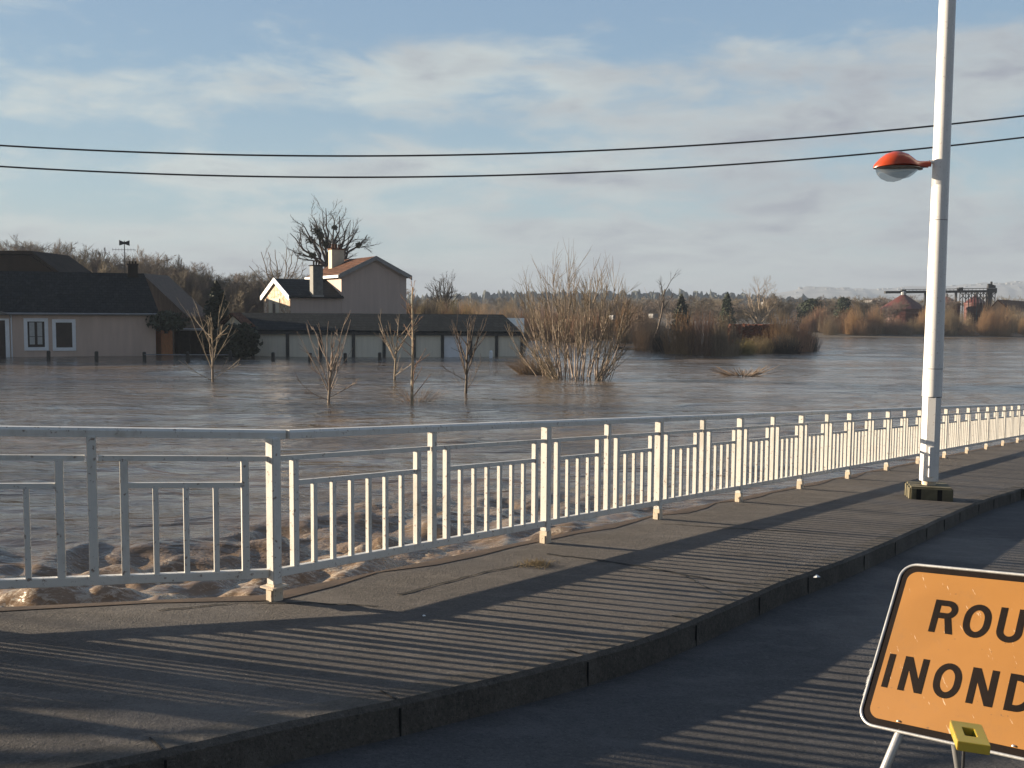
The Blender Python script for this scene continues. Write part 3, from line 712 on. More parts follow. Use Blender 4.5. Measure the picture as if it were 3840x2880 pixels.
    letter('I', xI, y2, st, H2, st); letter('N', xN, y2, Wn, H2, st); letter('O', xO, y2, wO, H2, st); letter('N', xN2, y2, Wn, H2, st); letter('D', xD, y2, Wn, H2, st)
    letter('E', xD + Wn * 1.22, y2, Wn * .8, H2, st); 
    if xD + Wn * 3.0 < Wd: letter('E', xD + Wn * 2.2, y2, Wn * .8, H2, st)
    # legs: front legs continue the frame downwards, rear struts
    for a in (uv(3372, 2728)[0], Wd - .2):
        p0 = pt(a, -.0, -.012); p1 = p0 - v * .03; foot = p0 + (-v) * .3; k = (p0.z - P2(p0.x, p0.y, -KH).z)
        foot = p0 + Vector((-v.x * .9 * k / v.z - .02, -v.y * .5 * k / v.z, -k)); foot.z = P2(foot.x, foot.y, -KH).z + .008
        q = p0 + (foot - p0) * .12
        MB().tube([p0 + v * .18 - n * .008, p0, q, foot], .0135, 10).build('leg', 'galv', s, smooth=True)
        top = pt(a, Hh * .75, -.02); rf = top - n * .42; rf = Vector((rf.x, rf.y, P2(rf.x, rf.y, -KH).z + .008))
        MB().tube([top, rf], .0135, 10).build('leg', 'galv', s, smooth=True)
    for (px, py) in ((3371, 2707), (3803, 2800)):
        a, b2 = uv(px, py); MB().lathe(pt(a, b2, .004), [(.0, .004), (.005, .003), (.006, 0)], 10).build('rivet', 'galv', s)
    # torn edge on the left border
    a, b2 = uv(3258, 2560); bb = MB()
    for i in range(16): c, e = uv(3262 - i * 2.2 + random.uniform(-5, 5), 2520 + i * 9); bb.slab([pt(c, e, .0032), pt(c + .006, e + .004, .0036), pt(c + .004, e + .016, .0034)], n * .0006)
    bb.build('torn_film', 'galv', s)
    # yellow warning lamp clipped in front of the bottom edge
    cen = ax(3622, 2757, 2.62); L = thing('warning_lamp', 'yellow square plastic lamp on a thin black rod before the orange sign', 'warning lamp', P2(cen.x, cen.y, -KH))
    tl, tr, bl, br = ax(3598, 2705, 2.68), ax(3704, 2720, 2.66), ax(3554, 2773, 2.57), ax(3692, 2794, 2.55)
    X = ((tr - tl).normalized() + (br - bl).normalized()).normalized(); Yv = ((tl - bl) + (tr - br)); Yv = (Yv - X * Yv.dot(X)).normalized(); Zv = X.cross(Yv)
    if Zv.z < 0: Zv = -Zv
    c = (tl + tr + bl + br) / 4; W = ((tr - tl).length + (br - bl).length) / 2; Dp = ((tl - bl).dot(Yv) + (tr - br).dot(Yv)) / 2; Dp = max(Dp, .085); Th = .026
    h = .2
    bx = MB(); o_ = c - Zv * Th / 2; hw = W * .19; hd = Dp * .2
    ccx, ccy = .0, Dp * .03
    outer = [(-W / 2, -Dp / 2), (W / 2, -Dp / 2), (W / 2, Dp / 2), (-W / 2, Dp / 2)]; inner = [(ccx - hw, ccy - hd), (ccx + hw, ccy - hd), (ccx + hw, ccy + hd), (ccx - hw, ccy + hd)]
    pp = lambda p, z: o_ + X * p[0] + Yv * p[1] + Zv * z
    for z in (-Th / 2, Th / 2):
        for q in (outer, inner): bx.v += [pp(p, z) for p in q]
    for zb in (0, 8):
        for i in range(4): j = (i + 1) % 4; bx.f.append((zb + i, zb + j, zb + 4 + j, zb + 4 + i))
    for i in range(4): j = (i + 1) % 4; bx.f.append((i, j, 8 + j, 8 + i)); bx.f.append((4 + i, 4 + j, 12 + j, 12 + i))
    lp = bx.build('housing', 'yellow_plastic', L, bevel=.0012)
    MB().box(o_ + Yv * ccy - Zv * (Th * .28), hw * 2.02, hd * 2.02, .002, X, Yv, Zv).build('recess', 'dark_hole', L)
    rb = o_ - Zv * (Th / 2) - X * .012
    MB().tube([rb + Zv * .004, rb + Vector((0, 0, -.06)), Vector((rb.x - .004, rb.y, P2(rb.x, rb.y, -KH).z))], .0042, 8).build('rod', 'cable_black', L)
road_sign()

# ------------------------------------------------------------------ water
def water():
    ny, nx = 620, 620
    yy = 1.5 * np.exp(np.linspace(0, np.log(520 / 1.5), ny)); uu = np.linspace(-1.05, 1.05, nx)
    Y, U = np.meshgrid(yy, uu, indexing='ij'); X = U * (Y * .95 + 3)
    hgt = np.zeros_like(X); r2 = np.random.default_rng(3)
    amp_f = 1 / (1 + (Y / 60) ** 2)
    for i in range(46):
        lam = 0.5 * 1.09 ** i; th = r2.normal(math.pi / 2 + .12, .45); k = 2 * np.pi / lam; a = .0042 * lam ** .55 * (1.0 if lam < 6 else .8)
        cell = Y * .012; vis = np.clip(lam / (cell * 3) - .3, 0, 1)
        ph = r2.uniform(0, 6.28); arg = k * (X * np.cos(th) + Y * np.sin(th)) + ph + .8 * np.sin(X * .13 + i) + .6 * np.sin(Y * .21 + 2 * i)
        hgt += a * vis * (1 - 2 * np.abs(np.sin(arg / 2))) if i % 2 else a * vis * np.sin(arg)
    # distance from the bridge edge, for the turbulent strip
    def dseg(P0, d, T):
        dx, dy = d.x, d.y; l = math.hypot(dx, dy); dx /= l; dy /= l; t = np.clip((X - P0.x) * dx + (Y - P0.y) * dy, 0, T); return np.hypot(X - P0.x - t * dx, Y - P0.y - t * dy)
    dist = np.minimum(np.minimum(dseg(A, E, 2), dseg(A2, E2, 30)), dseg(A, D, 40))
    along = (X - A.x) * Dh.x + (Y - A.y) * Dh.y
    edge_n = .8 * np.sin(X * 1.1) + .6 * np.sin(X * 2.7 + Y) + .4 * np.sin(Y * 3.1)
    tb = (1 / (1 + np.exp((dist - 8.3 + edge_n * .6) * 2.6))) * np.clip(1.25 - np.clip(along, 0, 99) / 13, .12, 1)
    lump = np.zeros_like(X)
    for i in range(80):
        lam = r2.uniform(.22, 1.5); th = r2.uniform(0, 3.14); k = 2 * np.pi / lam
        fn = np.sin if i % 3 else (lambda q: 1 - 2 * np.abs(np.sin(q / 2)))
        lump += .024 * lam ** .9 * fn(k * (X * np.cos(th) + Y * np.sin(th)) + r2.uniform(0, 6.28) + 1.2 * np.sin(X * 1.7 + i) + 1.1 * np.sin(Y * 2.1 - i))
    crest_v = np.clip((lump - np.percentile(lump[tb > .3], 40)) / (np.percentile(lump[tb > .3], 97) - np.percentile(lump[tb > .3], 40)), 0, 1) ** 1.6 * tb * .55
    hgt += tb * lump * .55
    # boils and crests named by the photo
    def crest(px, py, rx, ry, h):
        p = on_z(px, py); return h * np.exp(-((X - p.x) / rx) ** 2 - ((Y - p.y) / ry) ** 2)
    for c in ((190, 2225, .60, .35, .20), (430, 2240, .5, .3, .12), (620, 2215, .7, .35, .10), (1180, 2150, .8, .5, .18), (1330, 2120, .7, .5, .14), (1560, 2090, .9, .5, .14), (2150, 2000, .8, .4, .2), (700, 2040, 3, .35, .12), (1400, 1940, 3, .5, .14), (1700, 1650, .8, .7, .10)): hgt += crest(*c)
    foam = np.clip(tb * .8, 0, 1)
    for px, py, rx, ry in ((1180, 2150, 1.0, .6), (300, 2240, 1.1, .4), (1540, 2090, 1.2, .6), (1690, 1655, 1.0, 1.5), (1350, 1580, 4, 1.5), (2790, 1400, 5, 2.5)):
        foam = np.clip(foam + crest(px, py, rx, ry, .45), 0, 1); crest_v = crest_v + crest(px, py, rx, ry, .22)
    V = np.stack([X, Y, hgt], -1).reshape(-1, 3); i = np.arange(ny - 1)[:, None] * nx; j = np.arange(nx - 1)[None, :]
    Q = np.stack([i + j, i + j + 1, i + j + 1 + nx, i + j + nx], -1).reshape(-1, 4)
    me = quad_mesh('flood_water', V, Q); at_ = me.attributes.new('foam', 'FLOAT', 'POINT'); at_.data.foreach_set('value', foam.astype('f').ravel()); a3 = me.attributes.new('crest', 'FLOAT', 'POINT'); a3.data.foreach_set('value', np.clip(crest_v, 0, 1).astype('f').ravel())
    o = link('flood_water', me, 'muddy_water', None, True); struct(o)
water()
# land: one sheet to the horizon, below the flood near the camera and rising just above it beyond the banks
def land():
    ny, nx = 160, 160; yy = np.concatenate([[-60, 0, 40], np.geomspace(60, 9000, ny - 3)]); uu = np.linspace(-1, 1, nx)
    Y, U = np.meshgrid(yy, uu, indexing='ij'); X = U * (np.abs(Y) * 1.3 + 80)
    b1 = np.where(X / np.maximum(Y, 1) < 0, 95, 150)
    z = np.clip((Y - b1) / 14, -1, 1) * .6 - .1; z = np.where(Y < 60, -1.5, z)
    az = X / np.maximum(Y, 1)
    hill = np.clip((-.18 - az) / .32, 0, 1) ** .8 * np.clip((Y - 105) / 120, 0, 1) * 9
    z = z + hill
    # the two low river-valley ridges
    ridge = 10 * np.exp(-((Y - 900) / 300) ** 2) * np.clip((.5 - az) / .3, 0, 1) 
    z = z + ridge + 1.2 * np.sin(X * .02) * np.clip(Y / 600, 0, 1)
    V = np.stack([X, Y, z], -1).reshape(-1, 3); i = np.arange(ny - 1)[:, None] * nx; j = np.arange(nx - 1)[None, :]
    Q = np.stack([i + j, i + j + 1, i + j + 1 + nx, i + j + nx], -1).reshape(-1, 4); o = link('ground', quad_mesh('ground', V, Q), 'soil', None, True); struct(o)
    return
land()
def far_hill():
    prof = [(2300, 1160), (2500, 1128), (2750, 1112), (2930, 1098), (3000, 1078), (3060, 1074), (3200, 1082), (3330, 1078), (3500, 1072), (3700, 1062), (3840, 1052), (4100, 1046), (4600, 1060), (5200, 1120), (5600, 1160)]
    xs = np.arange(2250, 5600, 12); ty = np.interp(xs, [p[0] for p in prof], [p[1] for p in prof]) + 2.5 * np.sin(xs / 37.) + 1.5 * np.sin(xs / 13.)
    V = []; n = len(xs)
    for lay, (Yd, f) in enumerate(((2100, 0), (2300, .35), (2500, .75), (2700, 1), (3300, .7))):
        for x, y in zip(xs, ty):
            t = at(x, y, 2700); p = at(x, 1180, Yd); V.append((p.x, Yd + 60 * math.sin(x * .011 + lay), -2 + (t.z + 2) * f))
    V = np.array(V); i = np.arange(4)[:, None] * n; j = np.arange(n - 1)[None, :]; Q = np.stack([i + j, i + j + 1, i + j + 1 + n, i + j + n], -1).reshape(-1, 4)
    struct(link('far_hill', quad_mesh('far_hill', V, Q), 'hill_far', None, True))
    b = MB(); r = random.Random(4)
    for k in range(90):
        x = r.uniform(2950, 3400) if k < 50 else r.uniform(3560, 3840); y = np.interp(x, xs, ty) + r.choice([r.uniform(2, 8), r.uniform(14, 30)]); p = at(x, y, 2560 + r.uniform(-60, 80))
        b.box(p, r.uniform(5, 12), 6, r.uniform(2, 4))
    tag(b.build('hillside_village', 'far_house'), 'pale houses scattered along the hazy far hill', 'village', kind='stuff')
far_hill()

# ------------------------------------------------------------------ buildings
class Face:
    """vertical facade plane: pixels -> points on it; b = depth behind it"""
    def __init__(s, p0, theta):
        s.u = Vector((math.cos(theta), math.sin(theta), 0)); s.w = Vector((-s.u.y, s.u.x, 0)); s.p0 = Vector(p0); s.p0.z = 0
    def at(s, px, py, b=0.0):
        p = hit(px, py, s.p0 + s.w * b, s.w); return p
    def ac(s, px, py, b=0.0): p = s.at(px, py, b) - s.p0; return p.dot(s.u), p.z
    def P(s, a, b, c): return s.p0 + s.u * a + s.w * b + UP * c
    def rect(s, mb, a0, c0, a1, c1, b0, b1):
        mb.box(s.P((a0 + a1) / 2, (b0 + b1) / 2, (c0 + c1) / 2), abs(a1 - a0), abs(b1 - b0), abs(c1 - c0), s.u, s.w); return mb
def pxrect(fc, x0, y0, x1, y1, b=0.0):
    a0, c1 = fc.ac(x0, (y0), b); a1, c0 = fc.ac(x1, y1, b); return a0, c0, a1, c1

def left_house():
    p0 = on_z(590, 1331); fc = Face(p0, R(22))
    h = thing('house', 'long low house with dark slate roof and white framed windows', 'house', Vector((p0.x - 5, p0.y, 0)))
    aR, _ = fc.ac(585, 1300); aL = aR - 26; _, ev = fc.ac(590, 1170); rge, rg = fc.ac(540, 1034, 3.4); dep = 6.8
    b = MB()
    pr = [(0, -1.5), (0, ev), (3.4, rg - .1), (dep, ev), (dep, -1.5)]
    b.slab([fc.P(aL, y, z) for y, z in pr], fc.u * (rge - .4 - aL)); fc.rect(b, rge - .4, -1.5, aR, ev, .002, dep - .002); b.build('wall', 'wall_pink', h)
    rf = MB(); ov = .25; sl = (rg - ev) / 3.4; t = .12
    a0, a1 = aL - .3, aR + .25
    zl = ev - ov * sl + .05
    rf.slab([fc.P(a0, -ov, zl), fc.P(a1, -ov, zl), fc.P(rge, 3.4, rg + .05), fc.P(a0, 3.4, rg + .05)], UP * t)
    rf.slab([fc.P(a0, dep + ov, zl), fc.P(a1, dep + ov, zl), fc.P(rge, 3.402, rg + .05), fc.P(a0, 3.402, rg + .05)], UP * t)
    rf.slab([fc.P(a1 + .003, -ov, zl), fc.P(a1 + .003, dep + ov, zl), fc.P(rge + .003, 3.4, rg + .05)], UP * t)
    r_ = rf.build('roof', 'roof_slate', h)
    MB().tube([fc.P(a0, -ov - .05, ev - ov * sl + .02), fc.P(a1, -ov - .05, ev - ov * sl + .02)], .09, 8).build('gutter', 'gutter_metal', h)
    ch0, _ = fc.ac(479, 1035, 3.4); ch1, c1 = fc.ac(516, 995, 3.4); c = MB(); fc.rect(c, ch0, rg - .5, ch1, c1, 3.0, 3.8); fc.rect(c, ch0 - .06, c1, ch1 + .06, c1 + .1, 2.94, 3.86)
    for k in range(3): c.tube([fc.P(ch0 + .15 + k * .22, 3.4, c1 + .08), fc.P(ch0 + .15 + k * .22, 3.4, c1 + .3)], .07, 8)
    c.build('chimney', 'roof_dark_brown', r_)
    def win(x0, y0, x1, y1, ins, shut):
        a0, c0, a1, c1 = pxrect(fc, x0, y0, x1, y1); f = MB(); t = .17 * (x1 - x0) / 95 * 1.9 if not ins else ins; t = .24
        f = MB(); bb = -.07
        fc.rect(f, a0, c1 - t, a1, c1, bb, .05); fc.rect(f, a0, c0, a1, c0 + t, bb, .05); fc.rect(f, a0, c0 + t, a0 + t, c1 - t, bb, .05); fc.rect(f, a1 - t, c0 + t, a1, c1 - t, bb, .05)
        wo = f.build('window', 'white_trim', h)
        g = MB(); fc.rect(g, a0 + t, c0 + t, a1 - t, c1 - t, -.02, .02)
        g.build('shutter' if shut else 'pane', 'shutter_brown', wo)
        if not shut:
            am = (a0 + a1) / 2
            for q0, q1 in ((a0 + t + .12, am - .1), (am + .08, a1 - t - .16)):
                k = MB(); fc.rect(k, q0, c0 + t + .2, q1, c1 - t - .06, -.03, -.022); k.build('curtain', 'curtain', wo)
            k = MB(); fc.rect(k, am - .045, c0 + t, am + .045, c1 - t, -.05, -.02); fc.rect(k, a0 + t, c0 + t + (c1 - c0) * .32, a1 - t, c0 + t + (c1 - c0) * .32 + .035, -.046, -.022); k.build('glazing_bar', 'shutter_brown', wo)
    win(88, 1193, 183, 1314, 0, False); win(195, 1197, 286, 1315, 0, True)
    a0, c0, a1, c1 = pxrect(fc, -40, 1194, 38, 1330); d = MB(); t = .26
    fc.rect(d, a0, c1 - t * .5, a1, c1, -.08, .05); fc.rect(d, a1 - t, -.5, a1, c1 - t * .5, -.08, .05); fc.rect(d, a0, -.5, a0 + t, c1 - t * .5, -.08, .05); dr = d.build('door', 'white_trim', h)
    g = MB(); fc.rect(g, a0 + t, -.5, a1 - t, c1 - t * .5, -.03, .03); g.build('door_leaf', 'door_dark', dr)
    cp = MB(); am = (a0 + a1) / 2; rr_ = (a1 - a0) / 2 + .12; n = 12
    for i in range(n): 
        q = [R(180 - 180 * (i + k) / n) for k in (0, 1)]; z = [c1 + .03 + .42 * math.sin(e) for e in q]; x = [am + rr_ * math.cos(e) for e in q]
        cp.slab([fc.P(x[0], -.45, z[0]), fc.P(x[1], -.45, z[1]), fc.P(x[1], 0, z[1]), fc.P(x[0], 0, z[0])], UP * .05)
    cp.build('awning', 'gutter_metal', h)
    dp, _ = fc.ac(42, 1200); MB().tube([fc.P(dp, -.06, ev - .1), fc.P(dp, -.06, -.6)], .045, 8).build('downpipe', 'white_trim', h)
    # antenna mast with twin loudspeaker horn
    mx = fc.ac(469, 1040, 4.5)[0]; zt = fc.ac(469, 903, 4.5)[1]; mb = fc.P(mx, 4.5, rg - 1.2)
    m = thing('antenna_mast', 'thin roof mast with dark horn shaped aerial on top', 'antenna', mb)
    MB().tube([mb, fc.P(mx, 4.5, zt)], .035, 6).build('mast', 'cable_black', m)
    hz = fc.ac(469, 911, 4.5)[1]; hn = MB()
    for sg in (-1, 1): hn.slab([fc.P(mx, 4.35, hz + .05), fc.P(mx, 4.35, hz - .08), fc.P(mx + sg * .38, 4.2, hz - .22), fc.P(mx + sg * .38, 4.2, hz + .2)], fc.w * .3)
    hn.build('horn', 'cable_black', m)
    ar = MB(); hz2 = fc.ac(469, 937, 4.5)[1]; ar.tube([fc.P(mx - .9, 4.5, hz2), fc.P(mx + .8, 4.5, hz2 + .02)], .016, 5)
    for k in range(8): ar.tube([fc.P(mx - .85 + k * .22, 4.5, hz2 - .13), fc.P(mx - .85 + k * .22, 4.5, hz2 + .13)], .01, 4)
    ar.build('aerial', 'cable_black', m)
    # pale sloping roof of the building behind
    def back(pxs, Y, mat, dz, name, label, matw='wall_cream'):
        t = thing(name, label, 'building', Vector((at(pxs[0][0], 1300, Y).x, Y, 0)))
        pts = [at(x, y, Y) for x, y in pxs]; MB().slab(pts, Vector((0, dz, 0))).build('wall', matw, t)
        return t, pts
    # rear outbuilding, its long pale slope falling to the right
    Y = p0.y + 9; t = thing('outbuilding', 'pale outbuilding with long sloping roof behind the slate roofed house', 'building', Vector((at(600, 1300, Y).x, Y, 0)))
    q = [at(x, y, Y) for x, y in ((420, 1335), (420, 1050), (538, 1034), (690, 1185), (700, 1335))]
    MB().slab(q, Vector((0, 6, 0))).build('wall', 'roof_pale', t)
    MB().slab([q[2] + Vector((-.1, -.2, .02)), q[3] + Vector((.35, -.2, -.2)), q[3] + Vector((.35, -.2, 0)), q[2] + Vector((-.1, -.2, .22))], Vector((0, 6.5, 0))).build('roof', 'roof_pale', t)
    Y = p0.y + 12; t = thing('barn', 'dark brown roofed barn rising behind the slate roof at the far left', 'building', Vector((at(60, 1300, Y).x, Y, 0)))
    q = [at(x, y, Y) for x, y in ((-500, 1330), (-500, 955), (110, 958), (215, 1030), (215, 1330))]
    MB().slab(q, Vector((0, 7, 0))).build('wall', 'roof_dark_brown', t)
    q2 = [at(x, y, Y - .2) for x, y in ((-520, 950), (112, 952), (225, 1034), (225, 1022), (112, 940), (-520, 938))]
    MB().slab(q2, Vector((0, 7.5, 0))).build('roof', 'roof_dark_brown', t)
    # white sheds glimpsed above the ridge
    # gate, shed boards
    g = thing('side_gate', 'grey slatted side gate at the corner of the slate roofed house', 'gate', on_z(535, 1331))
    fg = Face(on_z(535, 1329), 0); a0, c0, a1, c1 = pxrect(fg, 502, 1256, 572, 1324); gb = MB()
    k = 14
    for i in range(k + 1): x = a0 + (a1 - a0) * i / k; fg.rect(gb, x - .035, c0 - .3, x + .035, c1, -.02, .02)
    gb.build('slats', 'fence_grey', g); gb = MB(); fg.rect(gb, a0, c1 - .12, a1, c1 - .04, .021, .06); fg.rect(gb, a0, c0 + .1, a1, c0 + .18, .021, .06); gb.build('rail', 'fence_grey', g)
    pa = fg.ac(497, 1238)[0]; gb = MB(); fg.rect(gb, pa - .07, -.6, pa + .12, fg.ac(497, 1238)[1], -.08, .08); gb.build('post', 'gutter_metal', g, bevel=.02)
    fs = Face(on_z(625, 1326), R(38)); sh = thing('shed', 'orange boarded shed with double doors', 'shed', on_z(625, 1326))
    a0, c0, a1, c1 = pxrect(fs, 604, 1233, 648, 1326); sb = MB(); fs.rect(sb, a0, -.5, a1, c1, 0, 2.2); sb.build('wall', 'wood_orange', sh)
    am = (a0 + a1) / 2 + .1
    for q0, q1 in ((a0 + .06, am - .05), (am + .05, a1 - .06)): k = MB(); fs.rect(k, q0, -.3, q1, c1 - .1, -.03, -.002); k.build('door', 'wood_orange', sh)
    k = MB(); fs.rect(k, a0 - .15, c1, a1 + .15, c1 + .07, -.15, 2.3); k.build('roof', 'roof_dark_brown', sh)
    fd = Face(on_z(740, 1326), 0); sh = thing('open_shelter', 'dark open fronted shelter between the orange shed and the garages', 'shelter', on_z(740, 1326))
    a0, c0, a1, c1 = pxrect(fd, 652, 1234, 850, 1326); k = MB(); fd.rect(k, a0, -.5, a1, c1 - .1, 1.0, 1.1); fd.rect(k, a0, -.5, a0 + .1, c1 - .1, 0, 1.0); fd.rect(k, a1 - .1, -.5, a1, c1 - .1, 0, 1); k.build('wall', 'wood_dark', sh)
    k = MB(); fd.rect(k, a0 - .1, c1 - .1, a1 + .1, c1 + .02, -.3, 1.3); k.build('roof', 'gutter_metal', sh)
    for i in range(5): k = MB(); x = a0 + (a1 - a0) * (i + .5) / 5; fd.rect(k, x - .05, -.5, x + .05, c1 - .1, -.05, .05); k.build('post', 'wood_dark', sh)
    return p0
P_HOUSE = left_house()

def garages():
    p0 = on_z(1400, 1334); fc = Face(p0, R(-.6)); g = thing('garage_row', 'long low row of beige garages with a black roof', 'garage', p0)
    xs = [948, 1078, 1202, 1325, 1440, 1553, 1659, 1765, 1862, 1957]
    aL = fc.ac(905, 1300)[0]; aR = fc.ac(1965, 1300)[0]; ev = fc.ac(1400, 1246)[1]; rg = fc.ac(1400, 1184, 3.0)[1]
    b = MB(); b.slab([fc.P(aL, .25, -1), fc.P(aL, .25, ev + .1), fc.P(aL, 3.0, rg - .1), fc.P(aL, 5.8, ev + .1), fc.P(aL, 5.8, -1)], fc.u * (aR - aL)); b.build('wall', 'garage_beige', g)
    rr0, rr1 = fc.ac(1885, 1190, 3)[0], fc.ac(1948, 1246)[0]; rl0 = fc.ac(848, 1176, 3)[0]; rl1 = fc.ac(905, 1240)[0]
    # roof with hipped right end
    r = MB(); z1, z0 = rg + .03, ev; t = UP * .14
    def sl(pts): r.slab(pts, t)
    sl([fc.P(rl1, -.22, z0), fc.P(rr1 + .15, -.22, z0), fc.P(rr0, 3.0, z1), fc.P(rl0, 3.0, z1)])
    sl([fc.P(rl1, 6.2, z0), fc.P(rr1 + .15, 6.2, z0), fc.P(rr0, 3.003, z1), fc.P(rl0, 3.003, z1)])
    sl([fc.P(rr1 + .153, -.22, z0), fc.P(rr1 + .153, 6.2, z0), fc.P(rr0 + .003, 3.0, z1)])
    r.build('roof', 'roof_slate', g)
    fb = MB(); fc.rect(fb, rl1, z0 - .20, rr1 + .1, z0 - .003, -.19, -.12); fb.build('fascia', 'garage_post', g)
    for i, x in enumerate(xs):
        a = fc.ac(x, 1300)[0]; k = MB(); fc.rect(k, a - .11, -1, a + .11, ev + .04, -.06, .245); k.build('pillar', 'garage_post', g)
        if i < len(xs) - 1:
            a2 = fc.ac(xs[i + 1], 1300)[0]; k = MB(); white = (i == 6); fc.rect(k, a + .12, -.8, a2 - .12, ev - .08, .06, .24)
            n = 5
            for q in range(1, n): x_ = a + .14 + (a2 - a - .28) * q / n; fc.rect(k, x_ - .012, -.75, x_ + .012, ev - .14, .052, .058)
            d = k.build('garage_door', 'garage_white' if white else 'garage_beige', g)
            if white: d['label'] = 'white garage door'
    # cream gable of the cross wing at the left end
    q = thing('gabled_shed', 'small white gabled shed with ivy at the left end of the garages', 'shed', on_z(880, 1332))
    f2 = Face(on_z(880, 1332) + Vector((0, .4, 0)), R(-42)); pt = [f2.at(x, y) for x, y in ((838, 1330), (838, 1222), (877, 1182), (921, 1222), (921, 1330))]
    MB().slab([Vector((p.x, p.y, p.z if p.z > .3 else -.6)) for p in pt], f2.w * .5).build('wall', 'wall_cream', q)
    rf = MB(); ap = f2.at(877, 1178); l = f2.at(826, 1226); r_ = f2.at(932, 1226)
    rf.slab([ap - f2.w * .3, l - f2.w * .3, l - f2.w * .3 + UP * .1, ap - f2.w * .3 + UP * .1], f2.w * .9); rf.slab([ap - f2.w * .3 + f2.u * .002, r_ - f2.w * .3, r_ - f2.w * .3 + UP * .1, ap - f2.w * .3 + UP * .1 + f2.u * .002], f2.w * .9); rf.build('roof', 'roof_brown', q)
    return p0
garages()

def station_house():
    th = R(30); p0 = at(1280, 1180, 84.0); fc = Face(p0, th)
    h = thing('house', 'two storey pink gabled house with a stone lower wing and a white chimney', 'house', Vector((p0.x, p0.y, 0)))
    ZB = -.5
    # main block: gable in the facade plane, ridge running back
    aL, eL = fc.ac(1281, 1028); aR, eR = fc.ac(1524, 1040); aA, cA = fc.ac(1405, 970); ev = (eL + eR) / 2; aA = (aL + aR) / 2; dep = 8.0
    MB().slab([fc.P(aL, 0, ZB), fc.P(aL, 0, ev), fc.P(aA, 0, cA), fc.P(aR, 0, ev), fc.P(aR, 0, ZB)], fc.w * dep).build('wall', 'wall_grey_pink', h)
    # rendered skin of the left flank
    f1 = MB(); f1.box(fc.P(aL - .012, dep / 2, (ev + ZB) / 2), .02, dep - .02, ev - ZB - .05, fc.u, fc.w); f1.build('side_wall', 'wall_grey_pink', h)
    sl = (cA - ev) / (aA - aL); ov = .35; t = .16; r = MB()
    for sg, a_ in ((-1, aL), (1, aR)):
        e_ = a_ + sg * ov; z_ = ev - ov * sl
        r.slab([fc.P(aA + sg * .001, -.35, cA + .04), fc.P(e_, -.35, z_ + .04), fc.P(e_, -.35, z_ + .04 + t), fc.P(aA + sg * .001, -.35, cA + .04 + t)], fc.w * (dep + .7))
    rf = r.build('roof', 'roof_brown', h)
    bb = MB()
    for sg, a_ in ((-1, aL), (1, aR)):
        e_ = a_ + sg * (ov + .02); z_ = ev - ov * sl; bb.slab([fc.P(aA, -.40, cA - .12), fc.P(e_, -.40, z_ - .14), fc.P(e_, -.40, z_ + .24), fc.P(aA, -.40, cA + .24)], fc.w * .045)
    bb.build('bargeboard', 'gutter_metal', h)
    g = MB(); g.box(fc.P(aL - ov - .05, dep / 2, ev - ov * sl + .05), .1, dep + .7, .22, fc.u, fc.w); g.build('gutter', 'white_trim', h)
    # white chimney at the rear of the left slope
    b_ = 6.0; c0 = fc.ac(1238, 990, b_); c1 = fc.ac(1284, 938, b_); k = MB(); zc = c1[1]; fc.rect(k, c0[0], ev - .5, c1[0], zc, b_ - .45, b_ + .45); ch = k.build('chimney', 'wall_cream', rf)
    k = MB(); fc.rect(k, c0[0] - .07, zc, c1[0] + .07, zc + .1, b_ - .52, b_ + .52)
    for q in range(3): k.tube([fc.P(c0[0] + .25 + q * .3, b_, zc + .08), fc.P(c0[0] + .25 + q * .3, b_, zc + .5)], [.1, .13], 8)
    k.build('chimney_pot', 'roof_brown', ch)
    # lower wing to the left, ridge parallel with the facade
    wl, we = fc.ac(1090, 1112); wd = 7.6
    def solve(px, py, b): return fc.ac(px, py, b)
    rg = fc.ac(1023, 1050, wd / 2)[1]
    wg = thing and MB(); wr = aL - .03
    MB().slab([fc.P(wl, 0.02, ZB), fc.P(wl, 0.02, we), fc.P(wl, wd / 2, rg - .1), fc.P(wl, wd, we), fc.P(wl, wd, ZB)], fc.u * (wr - wl)).build('wing_wall', 'wall_grey_pink', h)
    st = MB(); st.slab([fc.P(wl - .06, 0.0, ZB), fc.P(wl - .06, 0, we), fc.P(wl - .06, wd / 2, rg - .12), fc.P(wl - .06, wd, we), fc.P(wl - .06, wd, ZB)], fc.u * .05); gw = st.build('stone_gable', 'rubble_stone', h)
    r = MB(); s2 = (rg - we) / (wd / 2); o2 = .3
    for sg in (0, 1):
        e0 = -o2 if not sg else wd + o2; r.slab([fc.P(wl - .22, wd / 2 + (.001 if sg else -.001), rg), fc.P(wl - .22, e0, we - o2 * s2), fc.P(wl - .22, e0, we - o2 * s2 + .13), fc.P(wl - .22, wd / 2 + (.001 if sg else -.001), rg + .13)], fc.u * (wr - wl + .34))
    r2 = r.build('wing_roof', 'roof_slate', h)
    bb = MB()
    for sg in (0, 1):
        e0 = -o2 - .02 if not sg else wd + o2 + .02
        bb.slab([fc.P(wl - .28, wd / 2, rg - .22), fc.P(wl - .28, e0, we - o2 * s2 - .24), fc.P(wl - .28, e0, we - o2 * s2 + .2), fc.P(wl - .28, wd / 2, rg + .2)], fc.u * .06)
    bb.build('bargeboard', 'white_trim', h)
    # window in the stone gable: work along w on plane a = wl
    gp = fc.P(wl - .07, 0, 0); 
    def gb(px, py): p = hit(px, py, gp, fc.u) - fc.p0; return p.dot(fc.w), p.z
    b0, c1 = gb(1010, 1120); b1, c0 = gb(1050, 1172); k = MB(); 
